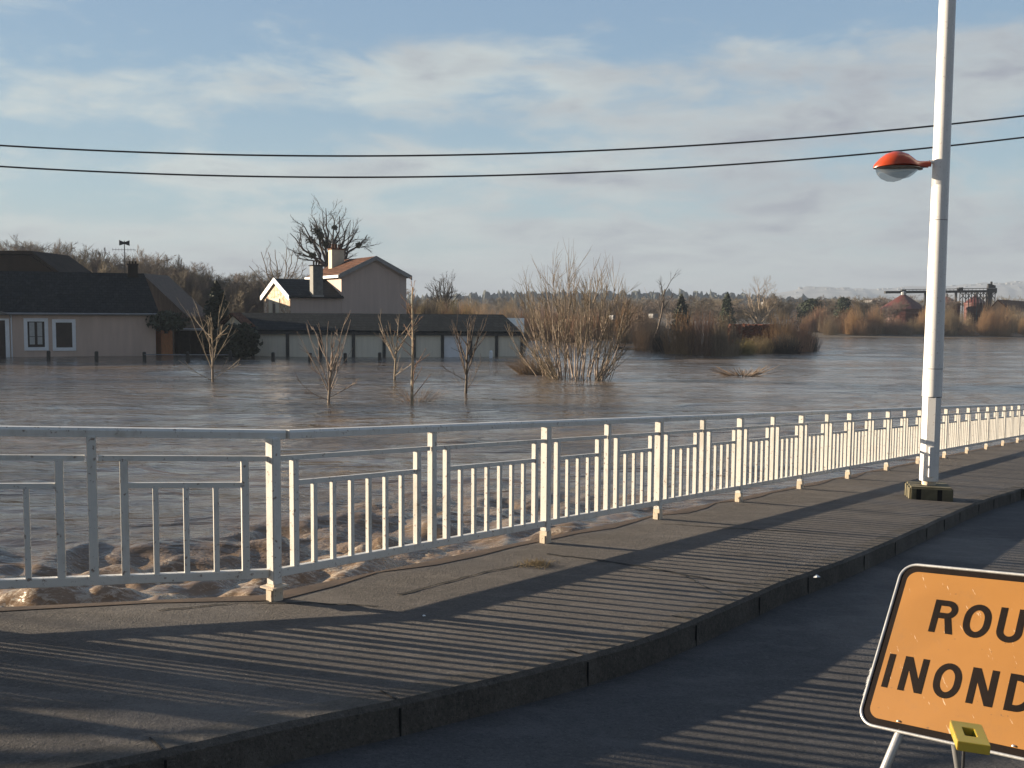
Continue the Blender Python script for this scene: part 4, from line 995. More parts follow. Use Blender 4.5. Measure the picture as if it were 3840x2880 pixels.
    for (x0, x1, z0, z1) in ((b1, b0, c1 - .3, c1), (b1, b1 + (b0 - b1) * .35, ZB, c1 - .3), (b0 - (b0 - b1) * .35, b0, ZB, c1 - .3)):
        k.box(fc.P(wl - .10, (x0 + x1) / 2, (z0 + z1) / 2), .08, abs(x1 - x0), z1 - z0, fc.u, fc.w)
    wn = k.build('window', 'wall_cream', h); k = MB(); k.box(fc.P(wl - .085, (b0 + b1) / 2, (ZB + c1 - .45) / 2), .02, abs(b0 - b1) * .30, c1 - .45 - ZB, fc.u, fc.w); k.build('pane', 'shutter_brown', wn)
    # tall grey chimney on the wing's front slope
    a0, zt = fc.ac(1170, 997, -.25); a1, zb = fc.ac(1208, 1100, -.25); k = MB(); fc.rect(k, a0, zb - .15, a1, zt, -.5, .35); c_ = k.build('chimney', 'fence_grey', r2)
    k = MB(); fc.rect(k, a0 - .08, zt, a1 + .08, zt + .08, -.58, .43)
    for q in range(3): k.tube([fc.P(a0 + .2 + q * .22, -.1, zt + .07), fc.P(a0 + .2 + q * .22, -.1, zt + .4)], .075, 8)
    k.build('chimney_pot', 'roof_dark_brown', c_)
    k = MB(); fc.rect(k, a0 - .05, zb - .3, a1 + .05, zb - .15, -.55, .3); k.build('flashing', 'gutter_metal', c_)
station_house()

# bollards standing in the flood before the houses, with low rails
first = None
bx = [(182, 1348, 'dark bollard in the flood below the curtained window'), (362, 1350, 'dark bollard before the bare wall right of the shuttered window'), (542, 1350, 'dark bollard before the grey side gate'), (704, 1353, 'dark bollard in front of the open shelter, left of the first sapling'),
      (864, 1352, 'dark bollard just right of the first flooded sapling'), (1024, 1354, 'dark bollard before the leftmost garage door'), (1162, 1354, 'dark bollard left of the sapling before the garages'), (1295, 1352, 'dark bollard right of the sapling before the garages'), (1424, 1350, 'dark bollard left of the sapling under the pink gable')]
for i, (x, y, lab) in enumerate(bx):
    p = on_z(x, y)
    if first is None:
        b = MB(); b.lathe((0, 0, 0), [(0.0, -.8), (.125, -.8), (.125, .52), (.10, .60), (0, .62)], 10); first = b.build('bollard', 'bollard_dark'); o = first
    else: o = first.copy(); COL.objects.link(o)
    o.location = p; o.rotation_euler = (random.uniform(-.04, .04), random.uniform(-.05, .05), 0); o.scale = (1, 1, random.uniform(.85, 1.1)); tag(o, lab, 'bollard', 'dark bollards standing in the flood')
p = on_z(1841, 1345); m_ = thing('marker_post', 'white capped marker post in the flood before the right garages', 'bollard', p)
MB().lathe(p, [(.1, -.8), (.1, .35), (.0, .36)], 10).build('post', 'bollard_dark', m_); MB().lathe(p, [(.115, .05), (.115, .5), (.06, .6), (0, .61)], 10).build('cap', 'white_trim', m_)
fr = thing('low_rail', 'thin low metal rail above the water between the bollards', 'rail', on_z(700, 1345))
for (xa, xb) in ((542, 704), (704, 864)):
    a, c = on_z(xa, 1351), on_z(xb, 1352); a.z = c.z = .38; MB().tube([a, c], .03, 6).build('rail_bar', 'gutter_metal', fr)

# ------------------------------------------------------------------ plants
def sc_at(p): return -(CRI @ (p - C0)).z / F        # metres per photo pixel there
def plant(name, label, cat, px, py, top, width, cfg, r, mat_t, mat_c, lean=(0, 0), group=None, loc=None, extra=None, sides=5):
    p = loc or on_z(px, py); s = sc_at(p); z_t = at(px, top, p.y).z
    parts = fit(tree_parts(z_t - p.z + .3, r, cfg, lean), z_t - p.z + .3, width * s)
    allp = np.concatenate([P for g in parts for P, _ in g]); top = allp[allp[:, 2] > allp[:, 2].max() * .35]; cx = (np.percentile(top[:, 0], 3) + np.percentile(top[:, 0], 97)) / 2; zm = allp[:, 2].max()
    if lean == (0, 0): parts = [[(P - np.stack([cx * np.clip(P[:, 2] / (zm * .6), 0, 1), 0 * P[:, 0], 0 * P[:, 0]], -1), np.maximum(Rr, .007)) for P, Rr in g] for g in parts]
    o = thing(name, label, cat, p, group)
    for g, nm, mt in ((parts[0], 'trunk', mat_t), (parts[1], 'branches', mat_c)):
        g = [(P + np.array([0, 0, -.3]), Rr) for P, Rr in g]; me = tubes_mesh(nm, g, 7 if nm == 'trunk' else sides); me.materials.append(MATS[mt]); c = bpy.data.objects.new(nm, me); COL.objects.link(c); c.parent = o; me.shade_smooth()
    if extra: extra(o, p, s, parts)
    return o
# flooded saplings: short stem, steep fan of long limbs
def sapling(px, py, top, width, n, label, stem=.62, spread=1.0, low=3, mat='bark_tan'):
    p = on_z(px, py); s = sc_at(p); Hh = at(px, top, p.y).z; W = width * s / 2; o = thing('sapling', label, 'tree', p, 'young trees standing in the flood'); A_, B_ = [], []
    P, Rr, _ = wander(np.array([0, 0, -.4]), np.array([rng.normal() * .03, 0, 1.]), Hh * stem + .4, 7, .03, .05, .07, .03); A_.append((P, Rr))
    for i in range(n + low):
        lw = i >= n; t = rng.uniform(.30, .95) if not lw else rng.uniform(.12, .3); j = t * 7; k = min(int(j), 6); q = P[k] + (P[k + 1] - P[k]) * (j - k)
        a = 2.4 * i + rng.uniform(-.4, .4); tipz = Hh * (rng.uniform(.72, 1.02) if not lw else rng.uniform(.3, .5)); rr_ = W * (rng.uniform(.45, 1.1) if not lw else rng.uniform(.8, 1.3)) * spread * 1.25
        L = math.hypot(rr_, tipz - q[2]); d = np.array([math.cos(a) * rr_, math.sin(a) * rr_, (tipz - q[2]) * (.80 if not lw else .42)]); r0 = .027 if not lw else .016
        Q, Rq, _ = wander(q, d, L * 1.03, 7, .05, .045, r0, .009); A_.append((Q, Rq))
        for m in range(3):
            k2 = rng.integers(2, 7); dd = Q[k2] - Q[k2 - 1]; dd /= np.linalg.norm(dd); dd = dd + rng.normal(size=3) * .33; T_, Rt, _ = wander(Q[k2], dd, L * rng.uniform(.2, .42), 4, .05, .08, .014, .006); B_.append((T_, Rt))
            if rng.random() < .5: U_, Ru, _ = wander(T_[2], (T_[3] - T_[2]) / np.linalg.norm(T_[3] - T_[2]) + rng.normal(size=3) * .4, L * .14, 3, .07, .05, .010, .006); B_.append((U_, Ru))
    for g, nm, mt in ((A_[:1], 'trunk', mat), (A_[1:] + B_, 'crown', mat)):
        me = tubes_mesh(nm, g, 6); me.materials.append(MATS[mt]); c = bpy.data.objects.new(nm, me); COL.objects.link(c); c.parent = o; me.shade_smooth()
sapling(798, 1425, 1148, 150, 11, 'flooded bare sapling before the open shelter, leftmost of the young trees', .6)
sapling(1232, 1500, 1200, 160, 11, 'flooded bare forked sapling in front of the second and third garage doors', .55)
sapling(1478, 1425, 1172, 150, 10, 'flooded bare sapling with thick pale stem below the pink gable corner', .7, low=2)
sapling(1746, 1462, 1190, 115, 16, 'dense upright flooded sapling in front of the white garage door', .75, low=2, mat='bark_grey')
plant('sapling', 'tall slim reddish sapling, the only single leader among the flooded trees', 'tree', 1545, 1508, 1040, 130, dict(depth=2, kids=[18, 3], spread=.6, shrink=.17, bend=.014, up=.03, trunk=1, t0=.08, seg=9, rs=.35), .06, 'bark_tan', 'twig_rust', group='young trees standing in the flood')
# drowned brush around the slim one
def brush(px, py, w, h, n, name, label, cat, mat, r=.012, fan=.9, yd=None, group=None, base_jit=.4, dz=-.2, extra_leaf=None, sub=3, loc=None):
    p = loc or on_z(px, py); s = sc_at(p); polys = []
    W = w * s / 2; Hh = h * s; yd = yd or W * .6
    for i in range(n):
        a = rng.uniform(0, 6.283); rr_ = math.sqrt(rng.uniform(0, 1)); bx_, by_ = math.cos(a) * rr_, math.sin(a) * rr_
        base = np.array([bx_ * W * base_jit, by_ * yd * base_jit, dz]); tip = np.array([bx_ * W, by_ * yd, 0]) - base * fan * 0
        hgt = Hh * (1 - .42 * rr_ ** 2) * rng.uniform(.62, 1.05); d = np.array([(bx_ * W - base[0]) / hgt * fan, (by_ * yd - base[1]) / hgt * fan, 1.])
        P, Rr, _ = wander(base, d, np.linalg.norm(d) * (hgt - dz), 6, .055, .03, r * rng.uniform(.7, 1.3), r * .3); polys.append((P, Rr))
        for k in range(sub):
            j = rng.integers(1, 5); dd = P[j + 1] - P[j]; dd /= np.linalg.norm(dd); dd = dd + rng.normal(size=3) * .28; P2_, R2_, _ = wander(P[j], dd, hgt * rng.uniform(.25, .5), 3, .07, .05, r * .5, r * .18); polys.append((P2_, R2_))
    me = tubes_mesh(name, polys, 3); me.materials.append(MATS[mat]); o = bpy.data.objects.new(name, me); COL.objects.link(o); o.location = p; tag(o, label, cat, group); return o
brush(1560, 1497, 190, 60, 70, 'brushwood', 'tangle of thin twigs sticking out of the flood around the slim sapling', 'bush', 'twig_brown', .007, 1.2)
brush(1010 + 740, 1440, 170, 50, 26, 'brushwood', 'few drowned twigs leaning from the foot of the dense sapling', 'bush', 'twig_brown', .008, 1.5)
# big multi-stemmed willow
def willow():
    p = on_z(2165, 1418); s = sc_at(p); o = thing('willow', 'large many stemmed bare willow growing out of the flood', 'tree', p)
    st, tw = [], []
    for i in range(54):
        t = (i + .5) / 54 * 2 - 1; t = t + rng.uniform(-.05, .05); bxx = (t * 110 + rng.normal() * 14) * s; byy = rng.uniform(-1.0, 1.6)
        hgt = (425 - 90 * abs(t) ** 2 - rng.uniform(0, 110)) * s; topx = t * 215 * s + rng.normal() * .45; 
        d = np.array([(topx - bxx) / hgt * 1.1, rng.normal() * .12, 1.]); P, Rr, _ = wander(np.array([bxx, byy, -.3]), d, hgt + .3, 9, .045, .02, rng.uniform(.018, .042), .006); st.append((P, Rr))
        for k in range(9):
            j = rng.integers(2, 9); dd = P[j] - P[j - 1]; dd /= np.linalg.norm(dd); dd = dd + rng.normal(size=3) * .24; P2_, R2_, _ = wander(P[j], dd, hgt * rng.uniform(.2, .42), 5, .06, .05, .014, .004); tw.append((P2_, R2_))
            for q in range(2):
                j2 = rng.integers(1, 4); d3 = P2_[j2 + 1] - P2_[j2]; d3 /= np.linalg.norm(d3); P3, R3_, _ = wander(P2_[j2], d3 + rng.normal(size=3) * .3, hgt * rng.uniform(.10, .2), 3, .06, .05, .010, .004); tw.append((P3, R3_))
    for i in range(46):      # low side shoots spreading over the water
        t = rng.choice([-1, 1]) * rng.uniform(.6, 1.0); P, Rr, _ = wander(np.array([t * 95 * s, rng.uniform(-.6, .9), -.2]), np.array([t * rng.uniform(.6, 1.3), rng.normal() * .3, 1.]), rng.uniform(90, 230) * s, 6, .07, .01, .022, .006); tw.append((P, Rr))
        for q in range(3):
            j2 = rng.integers(1, 5); d3 = P[j2 + 1] - P[j2]; d3 /= np.linalg.norm(d3); P3, R3_, _ = wander(P[j2], d3 + rng.normal(size=3) * .35, rng.uniform(25, 60) * s, 3, .06, .05, .010, .004); tw.append((P3, R3_))
    for g, nm, mt in ((st, 'stems', 'bark_tan'), (tw, 'twigs', 'twig_willow')):
        me = tubes_mesh(nm, g, 5); me.materials.append(MATS[mt]); c = bpy.data.objects.new(nm, me); COL.objects.link(c); c.parent = o; me.shade_smooth()
willow()
brush(2000, 1402, 180, 75, 330, 'shrub', 'low rounded brown shrub at the left foot of the big willow', 'bush', 'twig_brown', .012, 1.3)
brush(1935, 1330, 150, 190, 120, 'shrub', 'sparse leaning shrub at the right end of the garages', 'bush', 'bark_tan', .02, 1.1, sub=5)
brush(2790, 1402, 120, 22, 60, 'driftwood', 'flat pile of brown driftwood caught in the open water', 'driftwood', 'twig_brown', .03, 1.8, sub=1)
brush(1400, 1000, 1, 1, 1, 'x', 'x', 'x', 'twig_brown'); bpy.data.objects.remove(bpy.data.objects['x'])
# tree behind the house, with mistletoe
def mist(o, p, s, parts):
    k = MB()
    for (x, y, r_) in ((1158, 903, 20), (1190, 870, 24), (1200, 885, 18), (1218, 925, 15), (1178, 950, 16), (1345, 935, 13), (1262, 860, 12), (1170, 965, 10)):
        nodes = np.concatenate([P for g in parts for P, Rr in g if Rr[0] > .03]); c = nodes[np.argmin([(a_ - x) ** 2 + (b_ - y) ** 2 for a_, b_ in (proj(p + Vector(q)) for q in nodes[::3])]) * 3]; n = 300; q = rng.normal(size=(n, 3)); q /= np.linalg.norm(q, axis=1)[:, None]; q *= (rng.uniform(0, 1, (n, 1)) ** .8) * r_ * s * .85 * np.array([1.1, 1, .9]) * (.7 + .5 * np.abs(np.sin(q[:, :1] * 4 + x))); q = q + np.array(c)
        me = leaf_mesh('mistletoe', q, .12); me.materials.append(MATS['mistletoe']); c2 = bpy.data.objects.new('mistletoe', me); COL.objects.link(c2); c2.parent = o
BIG = dict(depth=5, kids=[6, 5, 4, 4, 3], spread=.58, shrink=.66, bend=.12, up=.04, trunk=.5, t0=.28, seg=7, rs=.55)
def fan_tree(px, Y, fork, top, w, label, r, mat, nl=9, extra=None, dens=(6, 5, 3), r_end=.35):
    p = at(px, 1200, Y); p.z = .3; s = sc_at(p); zf = at(px, fork, Y).z - p.z; zt = at(px, top, Y).z - p.z; W = w * s / 2; A_, B_ = [], []
    P, Rr, _ = wander(np.array([0, 0, -.5]), np.array([0, 0, 1.]), zf + .5, 5, .03, .05, r, r * .8); A_.append((P, Rr)); base = P[-1]
    cfg = dict(depth=2, kids=[dens[1], dens[2]], spread=.5, shrink=.5, bend=.12, up=.05, t0=.2, seg=5, rs=.5)
    for i in range(nl):
        t = (i + .5) / nl * 2 - 1 + rng.uniform(-.08, .08); dy = rng.uniform(-.7, .7) * W; hh = (zt - zf) * (1 - .50 * abs(t) ** 1.8) * rng.uniform(.85, 1.02); tip = np.array([t * W, dy * (1 - abs(t) * .5), hh]); L = np.linalg.norm(tip); n = 8; Q = [base]
        for k in range(1, n + 1):
            f = k / n; q = base + tip * np.array([f ** .9, f ** .9, f ** 1.12]); Q.append(q + rng.normal(size=3) * L * .016)
        Q = np.array(Q); Rq = np.linspace(r * .55, .03, n + 1); A_.append((Q, Rq))
        for m in range(dens[0]):
            k2 = rng.integers(2, 8); dd = Q[k2] - Q[k2 - 1]; dd /= np.linalg.norm(dd); v = rng.normal(size=3); v -= dd * v.dot(dd); v /= np.linalg.norm(v); o2 = [[], []]; branch(o2, Q[k2], dd * .8 + v * .62, L * rng.uniform(.25, .42), Rq[k2] * .6, 2, cfg); B_ += o2[0] + o2[1]
    B_ = [(P, np.maximum(Rr, .011)) for P, Rr in B_]; o = thing('bare_tree', label, 'tree', p)
    for g, nm in ((A_, 'trunk'), (B_, 'crown')):
        me = tubes_mesh(nm, g, 5 if nm == 'trunk' else 3); me.materials.append(MATS[mat]); c = bpy.data.objects.new(nm, me); COL.objects.link(c); c.parent = o
    if extra: extra(o, p, s, [A_, B_])
fan_tree(1240, 100, 1010, 772, 310, 'tall bare tree with mistletoe behind the white chimney of the two storey house', .36, 'bark_dark', 10, mist)
fan_tree(1058, 99, 1120, 905, 240, 'pale thin branched bare tree left of the two storey house', .14, 'bark_grey', 8, None, (3, 3, 1))
fan_tree(1665, 130, 1170, 1030, 125, 'small dense round bare tree on the skyline right of the two storey house', .25, 'bark_dark', 9, None, (6, 5, 3))
fan_tree(2845, 170, 1215, 1068, 150, 'feathery tan bare tree rising behind the brush island', .25, 'bark_tan', 9, None, (7, 6, 3))
plant('bare_tree', 'leaning gaunt bare tree with forked top right of the big willow', 'tree', 2440, 1290, 1005, 100, dict(depth=4, kids=[5, 4, 3, 2], spread=.5, shrink=.45, bend=.10, up=.03, trunk=.85, t0=.5, seg=7, rs=.5), .13, 'bark_grey', 'bark_dark', lean=(.28, 0), sides=4)

def evergreen(px, py, Y, top, w, label, shape=1.0, mat='evergreen', name='evergreen_tree', zb=.2, n=5200):
    p = at(px, py, Y); p.z = zb; s = sc_at(p); Hh = at(px, top, Y).z - p.z; o = thing(name, label, 'tree', p); W = w * s / 2
    MB().tube([p - UP * .5, p + UP * Hh * .9], [.16, .04], 6).build('trunk', 'bark_dark', o)
    t = rng.uniform(0.03, 1, n); prof = (1 - t) ** (.55 * shape) * (.55 + .45 * np.minimum(t * 6, 1)); a = rng.uniform(0, 6.283, n); rad = W * prof * rng.uniform(.35, 1.12, n) * (1 + .25 * np.sin(a * 3 + t * 17 + px) + .2 * np.sin(a * 7 - t * 29) + .15 * np.sin(t * 53))
    me = leaf_mesh('crown', np.stack([np.cos(a) * rad, np.sin(a) * rad, t * Hh + rng.normal(0, .15, n)], -1), .20); me.materials.append(MATS[mat]); c = bpy.data.objects.new('crown', me); COL.objects.link(c); c.parent = o
evergreen(816, 1330, 77.5, 1072, 105, 'dark evergreen behind the first flooded sapling')
evergreen(893, 1330, P_HOUSE.y - 1.6, 1232, 118, 'dark ivy hedge under the small white gable', .12, name='hedge', n=9000)
evergreen(2553, 1250, 130, 1112, 70, 'green conifer behind the brush island, left of the water tower pole', 1.2)
evergreen(2725, 1240, 160, 1105, 60, 'dark conifer behind the middle of the brush island')
evergreen(3040, 1230, 175, 1125, 110, 'dark clump of evergreens between brush island and red silo', .5)
evergreen(3160, 1240, 190, 1120, 90, 'dark evergreen left of the red silo', .6)
evergreen(625, 1335, P_HOUSE.y + .3, 1182, 120, 'dark climbing bush over the corner of the slate roofed house', .3, name='climbing_bush', zb=at(625, 1226, P_HOUSE.y).z, n=1800)

# brush island and bank scrub: a few master bushes, copied
def master(n, Hh, W, mat, sub=3, r=.02, jit=.75):
    polys = []
    for i in range(n):
        a = rng.uniform(0, 6.283); rr_ = math.sqrt(rng.uniform(0, 1)); bx_, by_ = math.cos(a) * rr_, math.sin(a) * rr_
        hgt = Hh * (1 - .4 * rr_ ** 2) * rng.uniform(.55, 1.05); d = np.array([bx_ * W * (1 - jit) / hgt, by_ * W * (1 - jit) / hgt, 1.]); P, Rr, _ = wander(np.array([bx_ * W * jit, by_ * W * jit, -.25]), d, hgt + .25, 5, .05, .03, r * rng.uniform(.6, 1.3), r * .35); polys.append((P, Rr))
        for k in range(sub):
            j = rng.integers(1, 5); dd = P[j + 1 if j < 5 else j] - P[j - 1]; dd /= np.linalg.norm(dd); P2_, R2_, _ = wander(P[j], dd + rng.normal(size=3) * .3, hgt * rng.uniform(.2, .45), 3, .07, .04, r * .6, r * .25); polys.append((P2_, R2_))
    me = tubes_mesh('scrub', polys, 3); return me
M_W = [master(300, 1, .55, 0, 3, .0068) for _ in range(3)]
def clone(me, mat):
    m2 = me.copy(); m2.materials.append(MATS[mat]); return m2
BM = {mt: [clone(m, mt) for m in M_W] for mt in ('twig_rust', 'twig_brown', 'dry_grass', 'bark_dark')}
for m in M_W: bpy.data.meshes.remove(m)
def put_bush(px, py, Y, top, w, mt, label, group, name='bush', zb=0.0):
    p = on_z(px, py, zb) if Y is None else Vector((at(px, 1200, Y).x, Y, zb)); s = sc_at(p); Hh = at(px, top, p.y).z - p.z
    o = bpy.data.objects.new(name, BM[mt][random.randrange(3)]); COL.objects.link(o); o.location = p; o.scale = (w * s / 1.1, w * s / 1.1 * .9, Hh); o.rotation_euler = (0, 0, random.uniform(-.35, .35)); tag(o, label, 'bush', group); return o
# island, front row
for x, yb, t, w, mt, lab in ((2425, 1312, 1195, 110, 'twig_brown', 'grey brown bush at the left tip of the brush island'), (2480, 1318, 1215, 90, 'bark_dark', 'dark low bush near the left tip of the brush island'),
        (2555, 1326, 1165, 150, 'twig_rust', 'tall rusty thicket filling the left half of the brush island'), (2640, 1328, 1150, 150, 'twig_rust', 'tallest rusty thicket at the middle of the brush island'), (2715, 1330, 1165, 130, 'twig_brown', 'brown thicket just left of the dark red hedge'),
        (2790, 1326, 1262, 100, 'dry_grass', 'low olive bush in front of the dark red hedge'), (2850, 1322, 1255, 110, 'dry_grass', 'low yellowish bush right of the olive one by the hedge'), (2925, 1318, 1165, 130, 'twig_rust', 'rusty thicket right of the dark red hedge'),
        (2990, 1316, 1180, 130, 'twig_rust', 'rusty thicket near the right tip of the brush island'), (2940, 1322, 1245, 130, 'bark_dark', 'dark low bush under the right hand thickets'), (3030, 1312, 1235, 90, 'bark_dark', 'dark rounded bush at the right tip of the brush island')):
    put_bush(x, yb, None, t, w, mt, lab, 'bushes on the brush island')
# unseen bare bushes added left of the frame so twigs shade pavement and road
for i in range(9):
    o = bpy.data.objects.new('bush', BM['twig_brown'][i % 3]); COL.objects.link(o); o.location = (-13 - .9 * (i % 3), 3.2 + i * .62, 0.3); o.scale = (1.3, 1.2, (3.0, 3.5, 2.5, 3.5, 3.0, 3.5, 2.5, 3.0, 2.2)[i]); tag(o, 'unseen bare bush added for shade beyond the left edge, ' + ['first', 'second', 'third', 'fourth', 'fifth', 'sixth', 'seventh', 'eighth', 'ninth'][i] + ' in its row', 'bush', 'unseen bushes added for shade')
for i, (y_, h_) in enumerate(((5.6, 5.6), (6.6, 6.0), (7.4, 5.6), (8.3, 4.9))):
    o = bpy.data.objects.new('bush', BM['twig_brown'][i % 3]); COL.objects.link(o); o.location = (-15.5 - .5 * (i % 2), y_, 0.3); o.scale = (1.5, 1.3, h_); tag(o, 'unseen tall bare bush added for shade beyond the left edge, ' + ['first', 'second', 'third', 'fourth'][i] + ' of the taller ones', 'bush', 'unseen bushes added for shade')
# soil of the island
def mound(px0, px1, py, dy, h, name, mat, label=None):
    a, b2 = on_z(px0, py), on_z(px1, py); c = (a + b2) / 2; W = (b2 - a).length / 2; n = 26; b = MB()
    for i in range(n):
        an = 6.283 * i / n; q = random.uniform(.85, 1.1); b.v.append(c + Vector((math.cos(an) * W * q, dy + math.sin(an) * dy * q, -.2)))
    for i in range(n):
        an = 6.283 * i / n; q = random.uniform(.65, .9); b.v.append(c + Vector((math.cos(an) * W * q, dy + math.sin(an) * dy * q, h * random.uniform(.6, 1.2))))
    b.v.append(c + Vector((0, dy, h))); b.f = [(i, (i + 1) % n, n + (i + 1) % n, n + i) for i in range(n)] + [(n + i, n + (i + 1) % n, 2 * n) for i in range(n)]
    struct(b.build(name, mat))
mound(2395, 3060, 1322, 5, .35, 'island', 'soil'); mound(2290, 2500, 1312, 1.4, .2, 'mud_bank', 'soil')
hd_ = on_z(2820, 1300); hs = sc_at(hd_); k = MB(); k.box(Vector((hd_.x, hd_.y, at(2820, 1232, hd_.y).z / 2 + .1)), 170 * hs, 1.2, at(2820, 1212, hd_.y).z); 
hed = k.build('hedge', 'hedge_red'); bm = bmesh.new(); bm.from_mesh(hed.data); bmesh.ops.subdivide_edges(bm, edges=bm.edges, cuts=16, use_grid_fill=True)
for v in bm.verts: v.co += Vector((random.gauss(0, .09), random.gauss(0, .12), random.gauss(0, .07)))
bm.to_mesh(hed.data); bm.free(); tag(hed, 'dark red clipped hedge on the brush island', 'hedge')

# right bank scrub
rb = random.Random(11)
for i in range(46):
    x = 3040 + i * 18.5 + rb.uniform(-8, 8); t = 1172 + rb.uniform(-40, 26) + (48 if 3320 < x < 3465 else 30 if 3600 < x < 3700 else 0); Yd = rb.uniform(150, 164)
    put_bush(x, 0, Yd, t, rb.uniform(60, 95), rb.choice(['twig_rust', 'twig_brown', 'twig_brown', 'twig_rust']), 'brown winter bush in the row along the far right bank', 'bushes along the far right bank', zb=-.1)
for i in range(30):
    x = 1700 + i * 26 + rb.uniform(-10, 10); put_bush(x, 0, rb.uniform(112, 150), 1145 + rb.uniform(-25, 35), rb.uniform(70, 110), rb.choice(['twig_rust', 'twig_brown', 'twig_rust']), 'rust brown bush behind the willow and the garages', 'rusty bushes behind the willow', zb=-.1)
for i in range(16):
    x = 1500 + i * 17; put_bush(x, 0, rb.uniform(92, 104), 1130 + rb.uniform(-15, 25), rb.uniform(60, 90), rb.choice(['twig_rust', 'dry_grass', 'bark_dark']), 'low bush behind the garage roof', 'bushes behind the garage roof', zb=-.1)

# woodland trees: masters copied, individual on the skyline, and the wood behind as one mass
def wood_master(seed):
    out = tree_parts(1, .018, dict(depth=4, kids=[7, 6, 5, 4], spread=.5, shrink=.62, bend=.10, up=.06, trunk=.5, t0=.2, seg=5, rs=.5)); out = fit(out, 1, .62)
    P = out[0] + out[1]; P = [(p, np.maximum(r_, .0016)) for p, r_ in P]; return tubes_mesh('bare_tree', P, 3)
WM = [wood_master(i) for i in range(3)]
def wood_dense(seed):
    out = fit(tree_parts(1, .018, dict(depth=4, kids=[9, 8, 7, 6], spread=.55, shrink=.6, bend=.10, up=.05, trunk=.45, t0=.15, seg=5, rs=.5)), 1, .8); P = [(p, np.maximum(r_, .0015)) for p, r_ in out[0] + out[1]]; return tubes_mesh('bare_tree', P, 3)
WD = [wood_dense(i) for i in range(3)]
for m in WD: m.materials.append(MATS['twig_far'])
for m in WM: m.materials.append(MATS['twig_far'])
sky_x = [-300, 0, 150, 330, 430, 500, 640, 720, 830, 1000, 1150, 1500, 1700]; sky_y = [905, 905, 890, 930, 940, 930, 955, 985, 1010, 1010, 1050, 1085, 1095]
rt_ = random.Random(5)
def wood_tree(x, Y, top, wpx, label, group):
    p = at(x, 1200, Y); gz = -.1; p.z = 0; s = sc_at(p); Hh = at(x, top, Y).z; o = bpy.data.objects.new('bare_tree', WD[rt_.randrange(3)]); COL.objects.link(o); o.location = (p.x, Y, gz)
    o.scale = (wpx * s / .62, wpx * s / .62, Hh - gz); o.rotation_euler = (0, 0, rt_.uniform(0, 6.28)); tag(o, label, 'tree', group)
for i in range(64):
    x = -200 + i * 26 + rt_.uniform(-12, 12); t = np.interp(x, sky_x, sky_y) + rt_.uniform(-6, 22); wood_tree(x, rt_.uniform(118, 150), t, rt_.uniform(100, 150), 'leafless tree on the skyline behind the houses', 'leafless trees behind the houses')
for i in range(44):
    x = 2250 + i * 30 + rt_.uniform(-14, 14); t = 1120 + rt_.uniform(-14, 22); wood_tree(x, rt_.uniform(170, 230), t, rt_.uniform(60, 100), 'leafless tree in the belt beyond the brush island', 'leafless trees beyond the brush island')
def woodland():
    V, Q = [], []; n = 0; base = []
    for m in WM[:3]:
        co = top_of(m); q = np.empty(len(m.loops), 'i'); m.loops.foreach_get('vertex_index', q); base.append((co, q.reshape(-1, 4)))
    def add(x, Y, top, w):
        nonlocal n
        co, q = base[rt_.randrange(3)]; p = at(x, 1200, Y); s = sc_at(Vector((p.x, Y, 0))); Hh = at(x, top, Y).z; a = rt_.uniform(0, 6.28)
        c = co.copy(); xx = c[:, 0] * math.cos(a) - c[:, 1] * math.sin(a); yy = c[:, 0] * math.sin(a) + c[:, 1] * math.cos(a)
        c = np.stack([xx * w * s / .62 + p.x, yy * w * s / .62 + Y, c[:, 2] * Hh], -1); V.append(c); Q.append(q + n); n += len(c)
    for i in range(150):
        x = rt_.uniform(-300, 1750); add(x, rt_.uniform(100, 190), np.interp(x, sky_x, sky_y) + rt_.uniform(15, 110), rt_.uniform(90, 150))
    for i in range(130): add(rt_.uniform(1600, 3900), rt_.uniform(240, 420), 1108 + rt_.uniform(0, 22), rt_.uniform(60, 100))
    o = link('woodland', quad_mesh('woodland', np.concatenate(V), np.concatenate(Q)), 'twig_far'); tag(o, 'leafless woodland filling the background behind the houses', 'woodland', kind='stuff')
woodland()
# distant wooded ridge: lumpy terrain strip with scrub-sized relief
def ridge():
    xs = np.arange(1500, 3400, 5.0); n = len(xs); V = []
    tp = np.interp(xs, [1500, 1750, 1900, 2100, 2500, 2700, 2900, 3100, 3400], [1110, 1103, 1095, 1092, 1093, 1098, 1112, 1122, 1135]); rr_ = np.random.default_rng(9)
    for lay, (Yd, f) in enumerate(((520, 0), (560, .4), (600, .7), (640, .9), (680, 1), (760, .8))):
        for x, y in zip(xs, tp):
            z = at(x, y, 680).z * f + (rr_.normal() * 1.0 + 1.0 * math.sin(x / 9.) if f else 0); p = at(x, 1200, Yd); V.append((p.x, Yd + rr_.normal() * 4, z - .5))
    V = np.array(V); i = np.arange(5)[:, None] * n; j = np.arange(n - 1)[None, :]; Q = np.stack([i + j, i + j + 1, i + j + 1 + n, i + j + n], -1).reshape(-1, 4)
    struct(link('wooded_ridge', quad_mesh('wooded_ridge', V, Q), 'hill_green'))
ridge()

